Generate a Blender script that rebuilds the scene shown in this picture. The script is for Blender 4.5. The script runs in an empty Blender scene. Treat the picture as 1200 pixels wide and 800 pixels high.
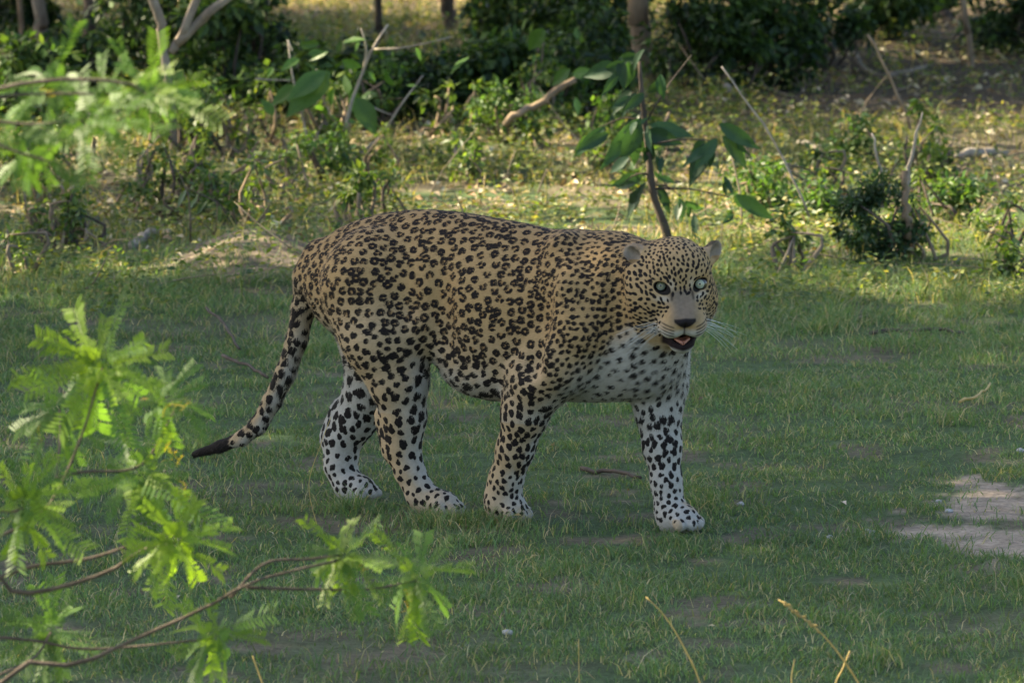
import bpy, math, random
import numpy as np
from mathutils import Vector, Matrix, Quaternion, kdtree

# ------------------------------------------------------------------ camera, sky, sun, exposure
SC = bpy.context.scene
COL = SC.collection
F_PX = 7600.0            # focal length in pixels of the 1200 x 800 photograph
CAM_H = 2.2
PITCH = math.radians(6.80)
cam_d = bpy.data.cameras.new('camera')
cam_d.sensor_width = 36.0
cam_d.lens = 36.0 * F_PX / 1200.0
cam_d.clip_start = 0.5
cam_d.clip_end = 3000.0
cam_d.dof.use_dof = True
cam_d.dof.focus_distance = 15.1
cam_d.dof.aperture_fstop = 11.5
cam = bpy.data.objects.new('camera', cam_d)
cam.location = (0, 0, CAM_H)
cam.rotation_euler = (math.pi / 2 - PITCH, 0, 0)
COL.objects.link(cam)
SC.camera = cam

SUN_ELEV = math.radians(44)
SUN_AZ = math.radians(-74)        # measured from +Y (away from the camera) towards +X; negative = left
world = bpy.data.worlds.new('World')
SC.world = world
world.use_nodes = True
wn = world.node_tree.nodes
sky = wn.new('ShaderNodeTexSky')
sky.sky_type = 'NISHITA'
sky.sun_disc = False
sky.dust_density = 2.0
sky.ozone_density = 0.8
sky.sun_elevation = SUN_ELEV
sky.sun_rotation = SUN_AZ
wn['Background'].inputs['Strength'].default_value = 0.075
world.node_tree.links.new(sky.outputs['Color'], wn['Background'].inputs['Color'])
sun_d = bpy.data.lights.new('sun', 'SUN')
sun_d.energy = 5.0
sun_d.angle = math.radians(0.53)
sun_d.color = (1.0, 0.86, 0.60)
sun = bpy.data.objects.new('sun', sun_d)
SUN_DIR = Vector((math.sin(SUN_AZ) * math.cos(SUN_ELEV), math.cos(SUN_AZ) * math.cos(SUN_ELEV), math.sin(SUN_ELEV)))
sun.rotation_euler = (-SUN_DIR).to_track_quat('-Z', 'Y').to_euler()
sun.location = SUN_DIR * 30
COL.objects.link(sun)
SC.view_settings.view_transform = 'Standard'
SC.view_settings.look = 'None'
SC.view_settings.gamma = 1.0
SC.view_settings.use_curve_mapping = False
SC.view_settings.exposure = 2.28
SC.render.engine = 'CYCLES'
SC.cycles.max_bounces = 8
SC.cycles.transparent_max_bounces = 8
SC.cycles.use_denoising = True

# ------------------------------------------------------------------ photograph pixels -> positions
CAM = np.array([0, 0, CAM_H])
FWD = np.array([0, math.cos(PITCH), -math.sin(PITCH)])
RGT = np.array([1.0, 0, 0])
UPV = np.array([0, math.sin(PITCH), math.cos(PITCH)])

def ray(u, v):
    return FWD + (u - 600) / F_PX * RGT - (v - 400) / F_PX * UPV

def on_ground(u, v, z=0.0):
    d = ray(u, v)
    return CAM + d * ((z - CAM_H) / d[2])

def at_depth(u, v, y):
    """the point seen at pixel u, v in the upright plane y metres in front of the camera"""
    d = ray(u, v)
    return CAM + d * (y / d[1])

# ------------------------------------------------------------------ helpers
def link(o, parent=None):
    COL.objects.link(o)
    if parent is not None:
        o.parent = parent
    return o

def tag(o, label=None, cat=None, group=None, kind=None):
    if label: o['label'] = label
    if cat: o['category'] = cat
    if group: o['group'] = group
    if kind: o['kind'] = kind
    return o

def empty(name, loc, rz=0.0):
    o = bpy.data.objects.new(name, None)
    o.location = loc
    o.rotation_euler = (0, 0, rz)
    o.empty_display_size = 0.1
    return link(o)

def mesh_np(name, verts, faces, mat=None, smooth=True, colors=None):
    """verts (n,3), faces (m,k) all with k corners"""
    verts = np.asarray(verts, dtype=np.float32)
    faces = np.asarray(faces, dtype=np.int32)
    me = bpy.data.meshes.new(name)
    k = faces.shape[1]
    me.vertices.add(len(verts)); me.vertices.foreach_set('co', verts.ravel())
    me.loops.add(faces.size); me.loops.foreach_set('vertex_index', faces.ravel())
    me.polygons.add(len(faces))
    me.polygons.foreach_set('loop_start', np.arange(0, faces.size, k, dtype=np.int32))
    me.polygons.foreach_set('loop_total', np.full(len(faces), k, dtype=np.int32))
    me.update(calc_edges=True)
    me.polygons.foreach_set('use_smooth', np.full(len(faces), smooth, dtype=bool))
    if colors is not None:
        set_colors(me, colors)
    if mat: me.materials.append(mat)
    return me

def set_colors(me, colors, name='tint'):
    a = me.attributes.new(name, 'FLOAT_COLOR', 'POINT')
    c = np.ones((len(me.vertices), 4), dtype=np.float32)
    c[:, :3] = colors
    a.data.foreach_set('color', c.ravel())

class Nodes:
    def __init__(self, name):
        self.m = bpy.data.materials.new(name); self.m.use_nodes = True
        self.t = self.m.node_tree; self.n = self.t.nodes; self.l = self.t.links
        self.b = self.n['Principled BSDF']; self.out = self.n['Material Output']
    def new(self, t, **kw):
        x = self.n.new('ShaderNode' + t)
        for k, v in kw.items():
            if k in x.inputs.keys(): x.inputs[k].default_value = v
            else: setattr(x, k, v)
        return x
    def link(self, a, b): self.l.new(a, b)
    def noise(self, scale, detail=4, rough=0.55, vec=None):
        x = self.new('TexNoise'); x.inputs['Scale'].default_value = scale
        x.inputs['Detail'].default_value = detail; x.inputs['Roughness'].default_value = rough
        if vec is not None: self.link(vec, x.inputs['Vector'])
        return x.outputs['Fac']
    def ramp(self, fac, stops):
        x = self.new('ValToRGB'); e = x.color_ramp.elements
        while len(e) < len(stops): e.new(0.5)
        for el, (p, c) in zip(e, stops):
            el.position = p; el.color = (*c, 1) if len(c) == 3 else c
        self.link(fac, x.inputs['Fac']); return x.outputs['Color']
    def mix(self, fac, a, b, blend='MIX'):
        x = self.new('Mix'); x.data_type = 'RGBA'; x.blend_type = blend
        for s, v in ((x.inputs[0], fac), (x.inputs[6], a), (x.inputs[7], b)):
            if hasattr(v, 'is_output'): self.link(v, s)
            elif isinstance(v, (int, float)): s.default_value = v
            else: s.default_value = (*v, 1)
        return x.outputs[2]
    def coord(self, which='Object'):
        return self.new('TexCoord').outputs[which]
    def attr(self, name='tint'):
        x = self.new('Attribute'); x.attribute_name = name; return x.outputs['Color']
    def bump(self, h, strength=0.3, dist=0.01):
        x = self.new('Bump'); x.inputs['Strength'].default_value = strength; x.inputs['Distance'].default_value = dist
        self.link(h, x.inputs['Height']); self.link(x.outputs['Normal'], self.b.inputs['Normal'])

def leaf_material(name, base=None, transl=0.45, rough=0.5, spread=0.25):
    """leaf blade: glossy diffuse front and light coming through; colour from the 'tint' attribute or one base colour, varied per object"""
    N = Nodes(name)
    col = N.attr() if base is None else None
    inf = N.new('ObjectInfo')
    hsv = N.new('HueSaturation')
    if col is not None: N.link(col, hsv.inputs['Color'])
    else: hsv.inputs['Color'].default_value = (*base, 1)
    mr = N.new('MapRange'); mr.inputs[3].default_value = 1 - spread; mr.inputs[4].default_value = 1 + spread
    N.link(inf.outputs['Random'], mr.inputs[0]); N.link(mr.outputs[0], hsv.inputs['Value'])
    nz = N.noise(35, 3, 0.6, N.coord())
    c2 = N.mix(0.5, hsv.outputs['Color'], N.ramp(nz, [(0.3, (0.55, 0.55, 0.5)), (0.7, (1.25, 1.25, 1.2))]), 'MULTIPLY')
    N.link(c2, N.b.inputs['Base Color']); N.b.inputs['Roughness'].default_value = rough
    N.b.inputs['Specular IOR Level'].default_value = 0.35
    tr = N.new('BsdfTranslucent')
    tc = N.mix(1.0, c2, (1.7, 1.75, 0.6), 'MULTIPLY')
    N.link(tc, tr.inputs['Color'])
    mx = N.new('MixShader'); mx.inputs[0].default_value = transl
    N.link(N.b.outputs[0], mx.inputs[1]); N.link(tr.outputs[0], mx.inputs[2])
    N.link(mx.outputs[0], N.out.inputs['Surface'])
    return N.m
# ------------------------------------------------------------------ the leopard
LEO_YAW = math.radians(33)
LEO_O = on_ground(586, 604)
_c, _s = math.cos(LEO_YAW), math.sin(LEO_YAW)
LEO_R = np.array([[_c, _s, 0], [-_s, _c, 0], [0, 0, 1.0]])    # columns: forward, left, up (in world axes)

def leo_px(u, v, w=0.0):
    """pixel -> leopard frame, on the upright plane w metres to the left of its spine"""
    n = LEO_R[:, 1]
    d = ray(u, v)
    t = (np.dot(LEO_O, n) + w - np.dot(CAM, n)) / np.dot(d, n)
    return (CAM + d * t - LEO_O) @ LEO_R

PXM = 15.2 / F_PX                # metres per photograph pixel at the leopard

class Field:
    """signed distance field on a rectilinear grid, built up from soft-joined shapes"""
    def __init__(self, xs, ys, zs):
        self.ax = [np.asarray(a, dtype=np.float32) for a in (xs, ys, zs)]
        self.d = np.full([len(a) for a in self.ax], 1.0, dtype=np.float32)
    def region(self, lo, hi):
        sl = tuple(slice(max(0, np.searchsorted(a, l) - 1), np.searchsorted(a, h) + 1) for a, l, h in zip(self.ax, lo, hi))
        g = np.meshgrid(*[a[s] for a, s in zip(self.ax, sl)], indexing='ij')
        return sl, np.stack(g, -1)
    def put(self, lo, hi, fn, k=0.02, op='add'):
        pad = k + 0.02
        sl, p = self.region(np.asarray(lo) - pad, np.asarray(hi) + pad)
        if p.size == 0: return
        e = fn(p).astype(np.float32); d = self.d[sl]
        if op == 'cut':
            h = np.maximum(k - np.abs(d + e), 0) / k
            self.d[sl] = np.maximum(d, -e) + h * h * k * 0.25
        else:
            h = np.maximum(k - np.abs(d - e), 0) / k
            self.d[sl] = np.minimum(d, e) - h * h * k * 0.25
    def cone(self, a, b, ra, rb, k=0.02, op='add'):
        a = np.asarray(a, float); b = np.asarray(b, float); ab = b - a; L2 = max(ab @ ab, 1e-9); r = max(ra, rb)
        def fn(p):
            q = p - a
            t = np.clip((q @ ab) / L2, 0, 1)
            return np.linalg.norm(q - t[..., None] * ab, axis=-1) - (ra + (rb - ra) * t)
        self.put(np.minimum(a, b) - r, np.maximum(a, b) + r, fn, k, op)
    def chain(self, pts, k=0.02):
        for (a, ra), (b, rb) in zip(pts[:-1], pts[1:]):
            self.cone(a, b, ra, rb, k)
    def ell(self, c, r, k=0.02, R=None, op='add'):
        c = np.asarray(c, float); r = np.asarray(r, float); m = r.max()
        def fn(p):
            q = p - c
            if R is not None: q = q @ R
            k0 = np.linalg.norm(q / r, axis=-1); k1 = np.linalg.norm(q / (r * r), axis=-1)
            return k0 * (k0 - 1) / np.maximum(k1, 1e-6)
        self.put(c - m, c + m, fn, k, op)
    def mesh(self):
        """surface nets"""
        d = self.d; ins = d < 0
        n = [s - 1 for s in d.shape]
        cnt = np.zeros(n, dtype=np.int8); 
        corners = [(i, j, k) for i in (0, 1) for j in (0, 1) for k in (0, 1)]
        for i, j, k in corners:
            cnt += ins[i:n[0] + i, j:n[1] + j, k:n[2] + k]
        act = (cnt > 0) & (cnt < 8)
        idx = np.argwhere(act)
        ids = np.full(n, -1, dtype=np.int32); ids[act] = np.arange(len(idx))
        val = {c: d[idx[:, 0] + c[0], idx[:, 1] + c[1], idx[:, 2] + c[2]] for c in corners}
        pos = {c: np.stack([self.ax[a][idx[:, a] + c[a]] for a in range(3)], -1) for c in corners}
        acc = np.zeros((len(idx), 3)); w = np.zeros(len(idx))
        for c0 in corners:
            for a in range(3):
                if c0[a]: continue
                c1 = list(c0); c1[a] = 1; c1 = tuple(c1)
                v0, v1 = val[c0], val[c1]
                x = (v0 < 0) != (v1 < 0)
                t = np.where(x, v0 / np.where(x, v0 - v1, 1), 0)
                acc += np.where(x[:, None], pos[c0] + (pos[c1] - pos[c0]) * t[:, None], 0); w += x
        verts = acc / w[:, None]
        quads = []
        for a in range(3):
            b, c = (a + 1) % 3, (a + 2) % 3
            s0 = [slice(None)] * 3; s1 = [slice(None)] * 3
            s0[a] = slice(0, -1); s1[a] = slice(1, None)
            e = np.argwhere(ins[tuple(s0)] != ins[tuple(s1)])
            e = e[(e[:, b] > 0) & (e[:, c] > 0) & (e[:, b] < n[b]) & (e[:, c] < n[c])]
            flip = ins[tuple(e.T)]
            def cell(db, dc):
                q = e.copy(); q[:, b] -= db; q[:, c] -= dc
                return ids[tuple(q.T)]
            q = np.stack([cell(1, 1), cell(0, 1), cell(0, 0), cell(1, 0)], -1)
            q[~flip] = q[~flip][:, ::-1]
            quads.append(q)
        return verts, np.concatenate(quads)

def relax(V, Q, it):
    n = len(V); e = np.concatenate([Q[:, [0, 1]], Q[:, [1, 2]], Q[:, [2, 3]], Q[:, [3, 0]]])
    a = np.concatenate([e[:, 0], e[:, 1]]); b = np.concatenate([e[:, 1], e[:, 0]])
    w = np.maximum(np.bincount(a, minlength=n), 1)
    for _ in range(it):
        m = np.stack([np.bincount(a, V[b, k], n) for k in range(3)], 1) / w[:, None]
        V = V * .5 + m * .5
    return V

def refine(V, Q):
    """smooth the blocky net, then split every quad in four"""
    V = relax(V, Q, 3); n = len(V)
    e = np.sort(np.concatenate([Q[:, [0, 1]], Q[:, [1, 2]], Q[:, [2, 3]], Q[:, [3, 0]]]), 1)
    key, inv = np.unique(e[:, 0].astype(np.int64) * n + e[:, 1], return_inverse=True)
    mid = .5 * (V[key // n] + V[key % n]); m = len(Q)
    E = n + inv.reshape(4, m).T; C = n + len(key) + np.arange(m)
    V2 = np.concatenate([V, mid, V[Q].mean(1)])
    F = np.concatenate([np.stack([Q[:, k], E[:, k], C, E[:, (k + 3) % 4]], 1) for k in range(4)])
    return relax(V2, F, 2), F

def graded(lo, hi, fine_lo, fine_hi, coarse, fine):
    out = [lo]
    while out[-1] < hi:
        x = out[-1]
        out.append(x + (fine if fine_lo <= x <= fine_hi else coarse))
    return np.array(out)

def resolve_spots(P, spacing, seed, stop=.86):
    """even scatter over surface points: keep taking the point farthest, in local spacings, from all taken so far"""
    ids = np.random.default_rng(seed).permutation(np.flatnonzero(spacing > 0))[:90000]
    Q = P[ids]; S = spacing[ids]
    kd = kdtree.KDTree(len(ids))
    for i, q in enumerate(Q): kd.insert(q, i)
    kd.balance()
    cover = np.full(len(ids), 2.2) + np.random.default_rng(seed + 1).uniform(0, .3, len(ids)); keep = []
    while True:
        i = int(np.argmax(cover))
        if cover[i] < stop: break
        keep.append(ids[i])
        hits = kd.find_range(Q[i], S[i] * 2.4)
        j = np.fromiter((h[1] for h in hits), dtype=np.int64, count=len(hits)); d = np.fromiter((h[2] for h in hits), dtype=np.float64, count=len(hits))
        cover[j] = np.minimum(cover[j], d / (.5 * (S[i] + S[j])))
    return keep

def sstep(a, b, x):
    t = np.clip((x - a) / (b - a), 0, 1)
    return t * t * (3 - 2 * t)

def build_leopard():
    rng = np.random.default_rng(11)
    J = lambda u, v, r, w: (leo_px(u, v, w), r * PXM)
    # --- head frame: F out of the face, L the animal's own left, U up
    Ow = leo_px(796, 331, -0.06)
    to_cam = CAM - (LEO_R @ Ow + LEO_O)
    az = math.atan2(to_cam[1], to_cam[0]) + math.radians(9)
    pit = math.radians(11)
    Fw = np.array([math.cos(az) * math.cos(pit), math.sin(az) * math.cos(pit), -math.sin(pit)])
    Lw = np.array([-math.sin(az), math.cos(az), 0]); 
    rl = math.radians(2.0)
    Uw = np.cross(Fw, Lw)
    Lw, Uw = Lw * math.cos(rl) + Uw * math.sin(rl), Uw * math.cos(rl) - Lw * math.sin(rl)
    HR = LEO_R.T @ np.stack([Fw, Lw, Uw], 1)          # head axes in the leopard frame
    H = lambda f, l, u: Ow + HR @ np.array([f, l, u])

    xs = graded(-0.94, 0.66, Ow[0] - 0.15, 0.66, 0.0061, 0.0037)
    ys = graded(-0.32, 0.24, -0.32, Ow[1] + 0.17, 0.0061, 0.0037)
    zs = graded(-0.02, 0.80, Ow[2] - 0.16, Ow[2] + 0.14, 0.0061, 0.0037)
    S = Field(xs, ys, zs)

    # --- torso lofted through cross-sections: u, back line v, belly line v, half width
    st = [(362, 303, 335, .035), (372, 289, 360, .060), (385, 277, 380, .082), (403, 265, 395, .098), (425, 256, 400, .108), (450, 250, 402, .112), (480, 246, 403, .113), (505, 245.5, 413, .118),
          (532, 248, 437, .128), (560, 252, 452, .136), (588, 257, 460, .140), (615, 262, 464, .136), (642, 268, 467, .127), (670, 274, 470, .116),
          (700, 280, 471, .104), (730, 288, 470, .095), (755, 305, 466, .085), (775, 335, 458, .070), (790, 375, 440, .045)]
    T = []
    for u, vt, vb, hw in st:
        a, b = leo_px(u, vt), leo_px(u, vb)
        T.append((0.5 * (a[0] + b[0]), a[2], b[2], hw))
    T = np.array(T)
    def torso(p):
        x, y, z = p[..., 0], p[..., 1], p[..., 2]
        zt = np.interp(x, T[:, 0], T[:, 1]); zb = np.interp(x, T[:, 0], T[:, 2]); hw = np.interp(x, T[:, 0], T[:, 3])
        zc = 0.5 * (zt + zb) - 0.02 * (zt - zb); hz = 0.5 * (zt - zb)
        dz = (z - 0.5 * (zt + zb)) / hz
        wide = hw * (1 - 0.20 * np.clip(dz, 0, 1.3) ** 2)          # narrower over the spine
        q = np.sqrt((np.abs(y) / wide) ** 2.1 + np.abs(dz) ** 2.1 + 1e-9)
        d = (q ** (2 / 2.1) - 1) * np.minimum(wide, hz)
        ex = np.maximum(np.maximum(T[0, 0] - x, x - T[-1, 0]), 0)
        return np.sqrt(np.maximum(d, 0) ** 2 + ex ** 2) + np.minimum(d, 0)
    S.put((T[0, 0], -0.17, T[:, 2].min()), (T[-1, 0], 0.17, T[:, 1].max()), torso, 0.02)

    # --- neck and chest
    S.chain([J(680, 334, 54, 0.0), J(722, 336, 52, -0.005), J(758, 341, 46, -0.035), J(778, 345, 38, -0.05)], 0.05)
    S.chain([J(715, 400, 50, 0.0), J(752, 412, 38, 0.01), J(776, 424, 24, 0.03)], 0.05)
    S.chain([J(768, 385, 30, -0.03), J(740, 392, 40, -0.02)], 0.04)
    # --- shoulders
    S.chain([J(662, 294, 20, -0.062), J(672, 340, 32, -0.086), J(682, 388, 36, -0.092)], 0.03)
    S.chain([J(684, 385, 36, -0.092), J(660, 420, 36, -0.09), J(632, 445, 29, -0.085)], 0.03)
    S.chain([J(690, 300, 24, 0.075), J(730, 360, 36, 0.088), J(765, 410, 36, 0.08), J(773, 448, 30, 0.07)], 0.04)
    # --- legs: u, v, radius in photograph pixels, metres left of the spine
    FR = [J(660, 415, 40, -.088), J(634, 446, 31, -.085), J(616, 484, 25.5, -.076), J(604, 526, 20.5, -.066), J(593, 562, 18.5, -.058), J(588, 585, 18.5, -.054), J(590, 595, 17, -.052)]
    FL = [J(765, 410, 36, .08), J(772, 450, 29, .070), J(772, 484, 25, .062), J(776, 522, 21, .056), J(781, 565, 16.5, .05), J(785, 596, 15.5, .047), J(788, 610, 15.5, .046)]
    RR = [J(436, 335, 60, -.070), J(452, 395, 50, -.088), J(467, 446, 34, -.086), J(474, 490, 24, -.076), J(473, 522, 18.5, -.070), J(480, 552, 16, -.064), J(494, 580, 16, -.058), J(506, 591, 15, -.055)]
    RL = [J(440, 340, 55, .075), J(450, 410, 48, .078), J(437, 455, 33, .078), J(417, 490, 25, .072), J(401, 516, 21, .066), J(399, 545, 18, .06), J(407, 568, 14.5, .056), J(417, 580, 13, .054)]
    for leg in (FR, FL, RR, RL): S.chain(leg, 0.025)
    S.cone(leo_px(612, 436, -.088), leo_px(604, 482, -.075), 16 * PXM, 12 * PXM, 0.03)      # point of the elbow
    for a, b in ((J(450, 488, 12, -.078), J(459, 530, 11, -.07)), (J(399, 478, 12, .07), J(384, 513, 9.5, .066))):            # heel tendon and hock
        S.cone(a[0], b[0], a[1], b[1], 0.025)
    # --- haunch and belly fold
    S.ell(leo_px(440, 345, -.082), (.125, .066, .15), 0.035)
    S.ell(leo_px(442, 345, .07), (.13, .07, .15), 0.05)
    S.cone(leo_px(474, 405, -.085), leo_px(498, 380, -.11), .045, .02, 0.04)
    S.ell(leo_px(580, 438, 0), (.11, .10, .05), 0.05)
    # --- hollows behind and before the shoulder and in front of the thigh
    S.cone(leo_px(640, 300, -.150), leo_px(622, 425, -.158), .024, .030, 0.035, 'cut')
    S.cone(leo_px(716, 300, -.128), leo_px(722, 380, -.130), .020, .026, 0.035, 'cut')
    S.cone(leo_px(512, 290, -.140), leo_px(512, 400, -.142), .022, .034, 0.04, 'cut')
    # --- paws: a sole and four toes each, pointing the way the animal walks
    def paw(u, v, w, ln, size, turn=0.0):
        c = leo_px(u, v, w); c[2] = 0.021 * size
        d = np.array([math.cos(turn), math.sin(turn), 0]); n = np.array([-d[1], d[0], 0])
        S.cone(c - d * 0.01, c + d * ln * 0.30 + np.array([0, 0, -.003]), .030 * size, .026 * size, 0.02)
        S.ell(c + d * ln * .15 + np.array([0, 0, .012]), (.045 * size, .036 * size, .026 * size), 0.02)
        for k, o in enumerate((-.036, -.0125, .0125, .036)):
            fwd = ln * (0.70 if k in (1, 2) else 0.50)
            t = c + d * fwd + n * o * size
            S.cone(c + d * ln * .2 + n * o * size * .7 + np.array([0, 0, .010]), t + np.array([0, 0, -.005]), .0145 * size, .0152 * size, 0.003)
    paw(591, 601, -.052, .078, 1.02)
    paw(792, 621, .046, .078, 1.0, -0.1)
    paw(512, 603, -.055, .085, .95, -0.15)
    paw(416, 590, .054, .08, .92)
    # --- tail
    tail = [J(374, 300, 19, 0), J(364, 326, 17.5, .0), J(356, 360, 14, .0), J(348, 398, 12.5, .0), J(335, 436, 12, .0), J(319, 470, 11.2, .0), J(303, 498, 10.5, .0), J(284, 513, 8.5, .0), J(258, 523, 7, .0), J(228, 532, 4.5, .0)]
    S.chain(tail[:3], 0.03); S.chain(tail[2:], 0.012)

    # --- head
    E = lambda f, l, u, rf, rl_, ru, k=0.02, op='add': S.ell(H(f, l, u), (rf, rl_, ru), k, HR, op)
    E(-.062, 0, .008, .090, .079, .078, .03)
    E(-.016, 0, .022, .042, .062, .046, .03)
    for s in (-1, 1):
        E(-.036, s * .044, -.030, .048, .034, .050, .03)
        E(-.080, s * .058, -.068, .055, .043, .060, .035)
        S.cone(H(.002, s * .018, .020), H(-.008, s * .053, .026), .013, .012, 0.015)
        S.cone(H(-.045, s * .032, -.104), H(.034, s * .012, -.131), .028, .018, 0.02)
        E(.052, s * .0245, -.086, .037, .0285, .0285, .012)
        S.cone(H(-.012, s * .018, -.006), H(.062, s * .016, -.060), .028, .021, 0.018)
        S.cone(H(-.020, s * .047, -.024), H(.034, s * .029, -.082), .023, .023, 0.025)
        E(.016, s * .0450, -.001, .022, .0172, .0128, .010, 'cut')
    E(.078, 0, -.066, .018, .0255, .0135, .008)
    E(.034, 0, -.137, .030, .021, .017, .015)
    E(.068, 0, -.1180, .044, .030, .0100, .006, 'cut')
    E(.092, 0, -.084, .014, .0025, .014, .008, 'cut')
    # ears: open cups turned a little outwards
    for s in (-1, 1):
        yaw = math.radians(34) * s; tilt = math.radians(46) * -s
        q = Matrix.Rotation(yaw, 3, 'Z') @ Matrix.Rotation(tilt, 3, 'X')
        RE = HR @ np.array(q)
        c = H(-.064, s * .088, .049)
        S.ell(c, (.017, .0225, .030), 0.022, RE)
        S.ell(c + RE @ np.array([.015, 0, .005]), (.019, .017, .025), 0.006, RE, 'cut')

    V, Q = S.mesh()
    V, Q = refine(V, Q)
    me = mesh_np('leopard_body', V, Q)
    n = len(me.vertices)
    P = np.empty(n * 3, dtype=np.float32); me.vertices.foreach_get('co', P); P = P.reshape(-1, 3)
    Nn = np.empty(n * 3, dtype=np.float32); me.vertices.foreach_get('normal', Nn); Nn = Nn.reshape(-1, 3)

    # --- where on the animal each point lies
    hp = (P - Ow) @ HR                                   # head coordinates
    def seg_d(pts):
        best = np.full(n, 9.0); par = np.zeros(n)
        for i, ((a, ra), (b, rb)) in enumerate(zip(pts[:-1], pts[1:])):
            ab = b - a; t = np.clip(((P - a) @ ab) / (ab @ ab), 0, 1)
            d = np.linalg.norm(P - a - t[:, None] * ab, axis=1) - (ra + (rb - ra) * t)
            m = d < best; best = np.where(m, d, best); par = np.where(m, i + t, par)
        return best, par
    tail_d, tail_t = seg_d(tail)
    x, y, z = P.T
    zb = np.interp(x, T[:, 0], T[:, 2]); zt = np.interp(x, T[:, 0], T[:, 1])
    hrel = (z - zb) / np.maximum(zt - zb, .05)           # 0 belly line, 1 back line
    headm = sstep(1.0, .80, ((hp[:, 0] + .0) / .11) ** 2 + (hp[:, 1] / .135) ** 2 + ((hp[:, 2] + .02) / .15) ** 2)
    headm = np.maximum(headm, sstep(.0, .02, hp[:, 0]) * (np.abs(hp[:, 1]) < .09) * (hp[:, 2] > -.18) * (hp[:, 2] < .1))
    tailm = sstep(.024, .008, tail_d) * (tail_t > .6)
    legm = sstep(.33, .27, z) * (1 - tailm)
    noise_a = (np.sin(x * 61 + 3 * np.sin(z * 47)) * np.sin(y * 53 + 2 * np.sin(x * 39 + 1)) + np.sin(z * 83 + 2 * np.sin(x * 71))) * .5

    # --- coat ground colour
    tawny = np.array([.385, .250, .112]); back = np.array([.32, .20, .088]); pale = np.array([.42, .39, .335]); buff = np.array([.42, .305, .175])
    hcl = np.clip(hrel, 0, 1.1)
    col = buff[None] + (tawny - buff)[None] * sstep(.15, .55, hcl)[:, None]
    col = col + (back - col) * (sstep(.75, 1.0, hcl) * .6)[:, None]
    inner = np.where(y > 0, -Nn[:, 1], Nn[:, 1])                                        # faces the other leg
    fore = x > .10
    white = np.maximum.reduce([
        sstep(.20, .0, hrel + .05 * noise_a) * (z > .24) * (x < .30) * sstep(.25, -.35, Nn[:, 2]) * sstep(.15, .11, np.abs(y)) * .8,               # belly
        sstep(-.20, .50, inner) * sstep(.42, .28, z),                                     # inner legs
        sstep(.50, .90, Nn[:, 0] + inner * .3 + .15 * noise_a) * sstep(.40, .30, z),      # front edge of the legs
        sstep(.33, .22, z) * sstep(-.5, .7, Nn[:, 0] + inner * .5 + .2 * noise_a) * np.where(fore, .15, .8),
        sstep(-.025, .035, x - (z - .30) * 1.15 - .214 + .012 * noise_a) * sstep(.54, .49, z) * sstep(.26, .29, z),   # chest and throat
        sstep(.12, .03, z) * .25,
    ]) * (1 - headm) * (1 - tailm)
    white = np.clip(white, 0, 1)
    tw = sstep(1.5, 4.0, tail_t) * sstep(-.35, .75, Nn[:, 0] - Nn[:, 2] * .5) * tailm * .85
    white = np.maximum(white, tw)
    col = col + (pale - col) * white[:, None]
    # face
    f, l, u = hp.T; al = np.abs(l)
    face = np.array([.36, .24, .115])[None] + np.zeros((n, 3))
    fw = np.maximum.reduce([
        sstep(.026, .046, f) * sstep(-.080, -.096, u) * 1.0,                                    # muzzle and chin
        sstep(-.13, -.15, u) * sstep(-.03, 0, f) * .3,
        np.exp(-((al - .044) ** 2 / .018 ** 2 + (u + .0230) ** 2 / .0065 ** 2)) * .65,      # under the eyes
        np.exp(-((al - .024) ** 2 / .008 ** 2 + (u - .008) ** 2 / .012 ** 2)) * .4,
        np.exp(-((al - .060) ** 2 / .022 ** 2 + (u + .095) ** 2 / .022 ** 2)) * .55,
    ])
    face = face + (np.array([.48, .445, .385]) - face) * np.clip(fw, 0, 1)[:, None]
    bridge = np.exp(-((l / .033) ** 4)) * sstep(.016, .0, u + .012) * sstep(-.078, -.062, u) * (f > -.02)
    face = face + (np.array([.155, .125, .097]) - face) * (bridge * .85)[:, None]
    col = col + (face - col) * headm[:, None]

    # --- spots
    spacing = np.full(n, .0222); kind = np.zeros(n, dtype=int)      # 0 rosette, 1 solid
    neckm = sstep(.16, .30, x + (z - .45) * .15) * (1 - headm) * (1 - legm)
    spacing = spacing + (.0142 - spacing) * neckm
    lowleg = sstep(.27, .06, z)
    hind = x < .0
    legsp = np.where(hind, .0255, .0205) + (np.where(hind, .0190, .0160) - np.where(hind, .0255, .0205)) * sstep(.24, .05, z)
    solid = (legm > .5) | (neckm > .55) | (white > .5) | (hrel < .22)
    spacing = np.where(legm > 0, spacing + (legsp - spacing) * legm, spacing)
    bel = (white > .5) & (z > .25) & (x < .20)
    spacing = np.where(bel, .034, spacing)
    chest = (white > .5) & (z > .27) & (x >= .20)
    spacing = np.where(chest, .0235, spacing)
    spacing = np.where(tailm > .5, .023, spacing)
    solid |= tailm > .5
    fsp = .0100 - .002 * sstep(-.06, -.09, u) + .003 * sstep(.06, .11, al) + .003 * sstep(-.02, -.08, f)
    spacing = np.where(headm > .4, fsp, spacing); solid |= headm > .4
    nos = (headm > .4) & (((al < .034) & (u < -.014) & (f > -.02)) | (f > .058) | (u < -.118))
    nos |= (headm > .4) & ((al - .0455) ** 2 / .0245 ** 2 + (u + .003) ** 2 / .019 ** 2 < 1) & (f > -.03)
    ear = np.zeros(n, dtype=bool)
    for s in (-1, 1):
        RE = HR @ np.array(Matrix.Rotation(math.radians(34) * s, 3, 'Z') @ Matrix.Rotation(math.radians(46) * -s, 3, 'X'))
        ear |= ((((P - H(-.064, s * .088, .049)) @ RE) / np.array([.023, .029, .039])) ** 2).sum(1) < 1
    nos |= ear
    spacing = np.where(nos, -1, spacing)
    spacing = np.where((z < .022), -1, spacing)
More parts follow.
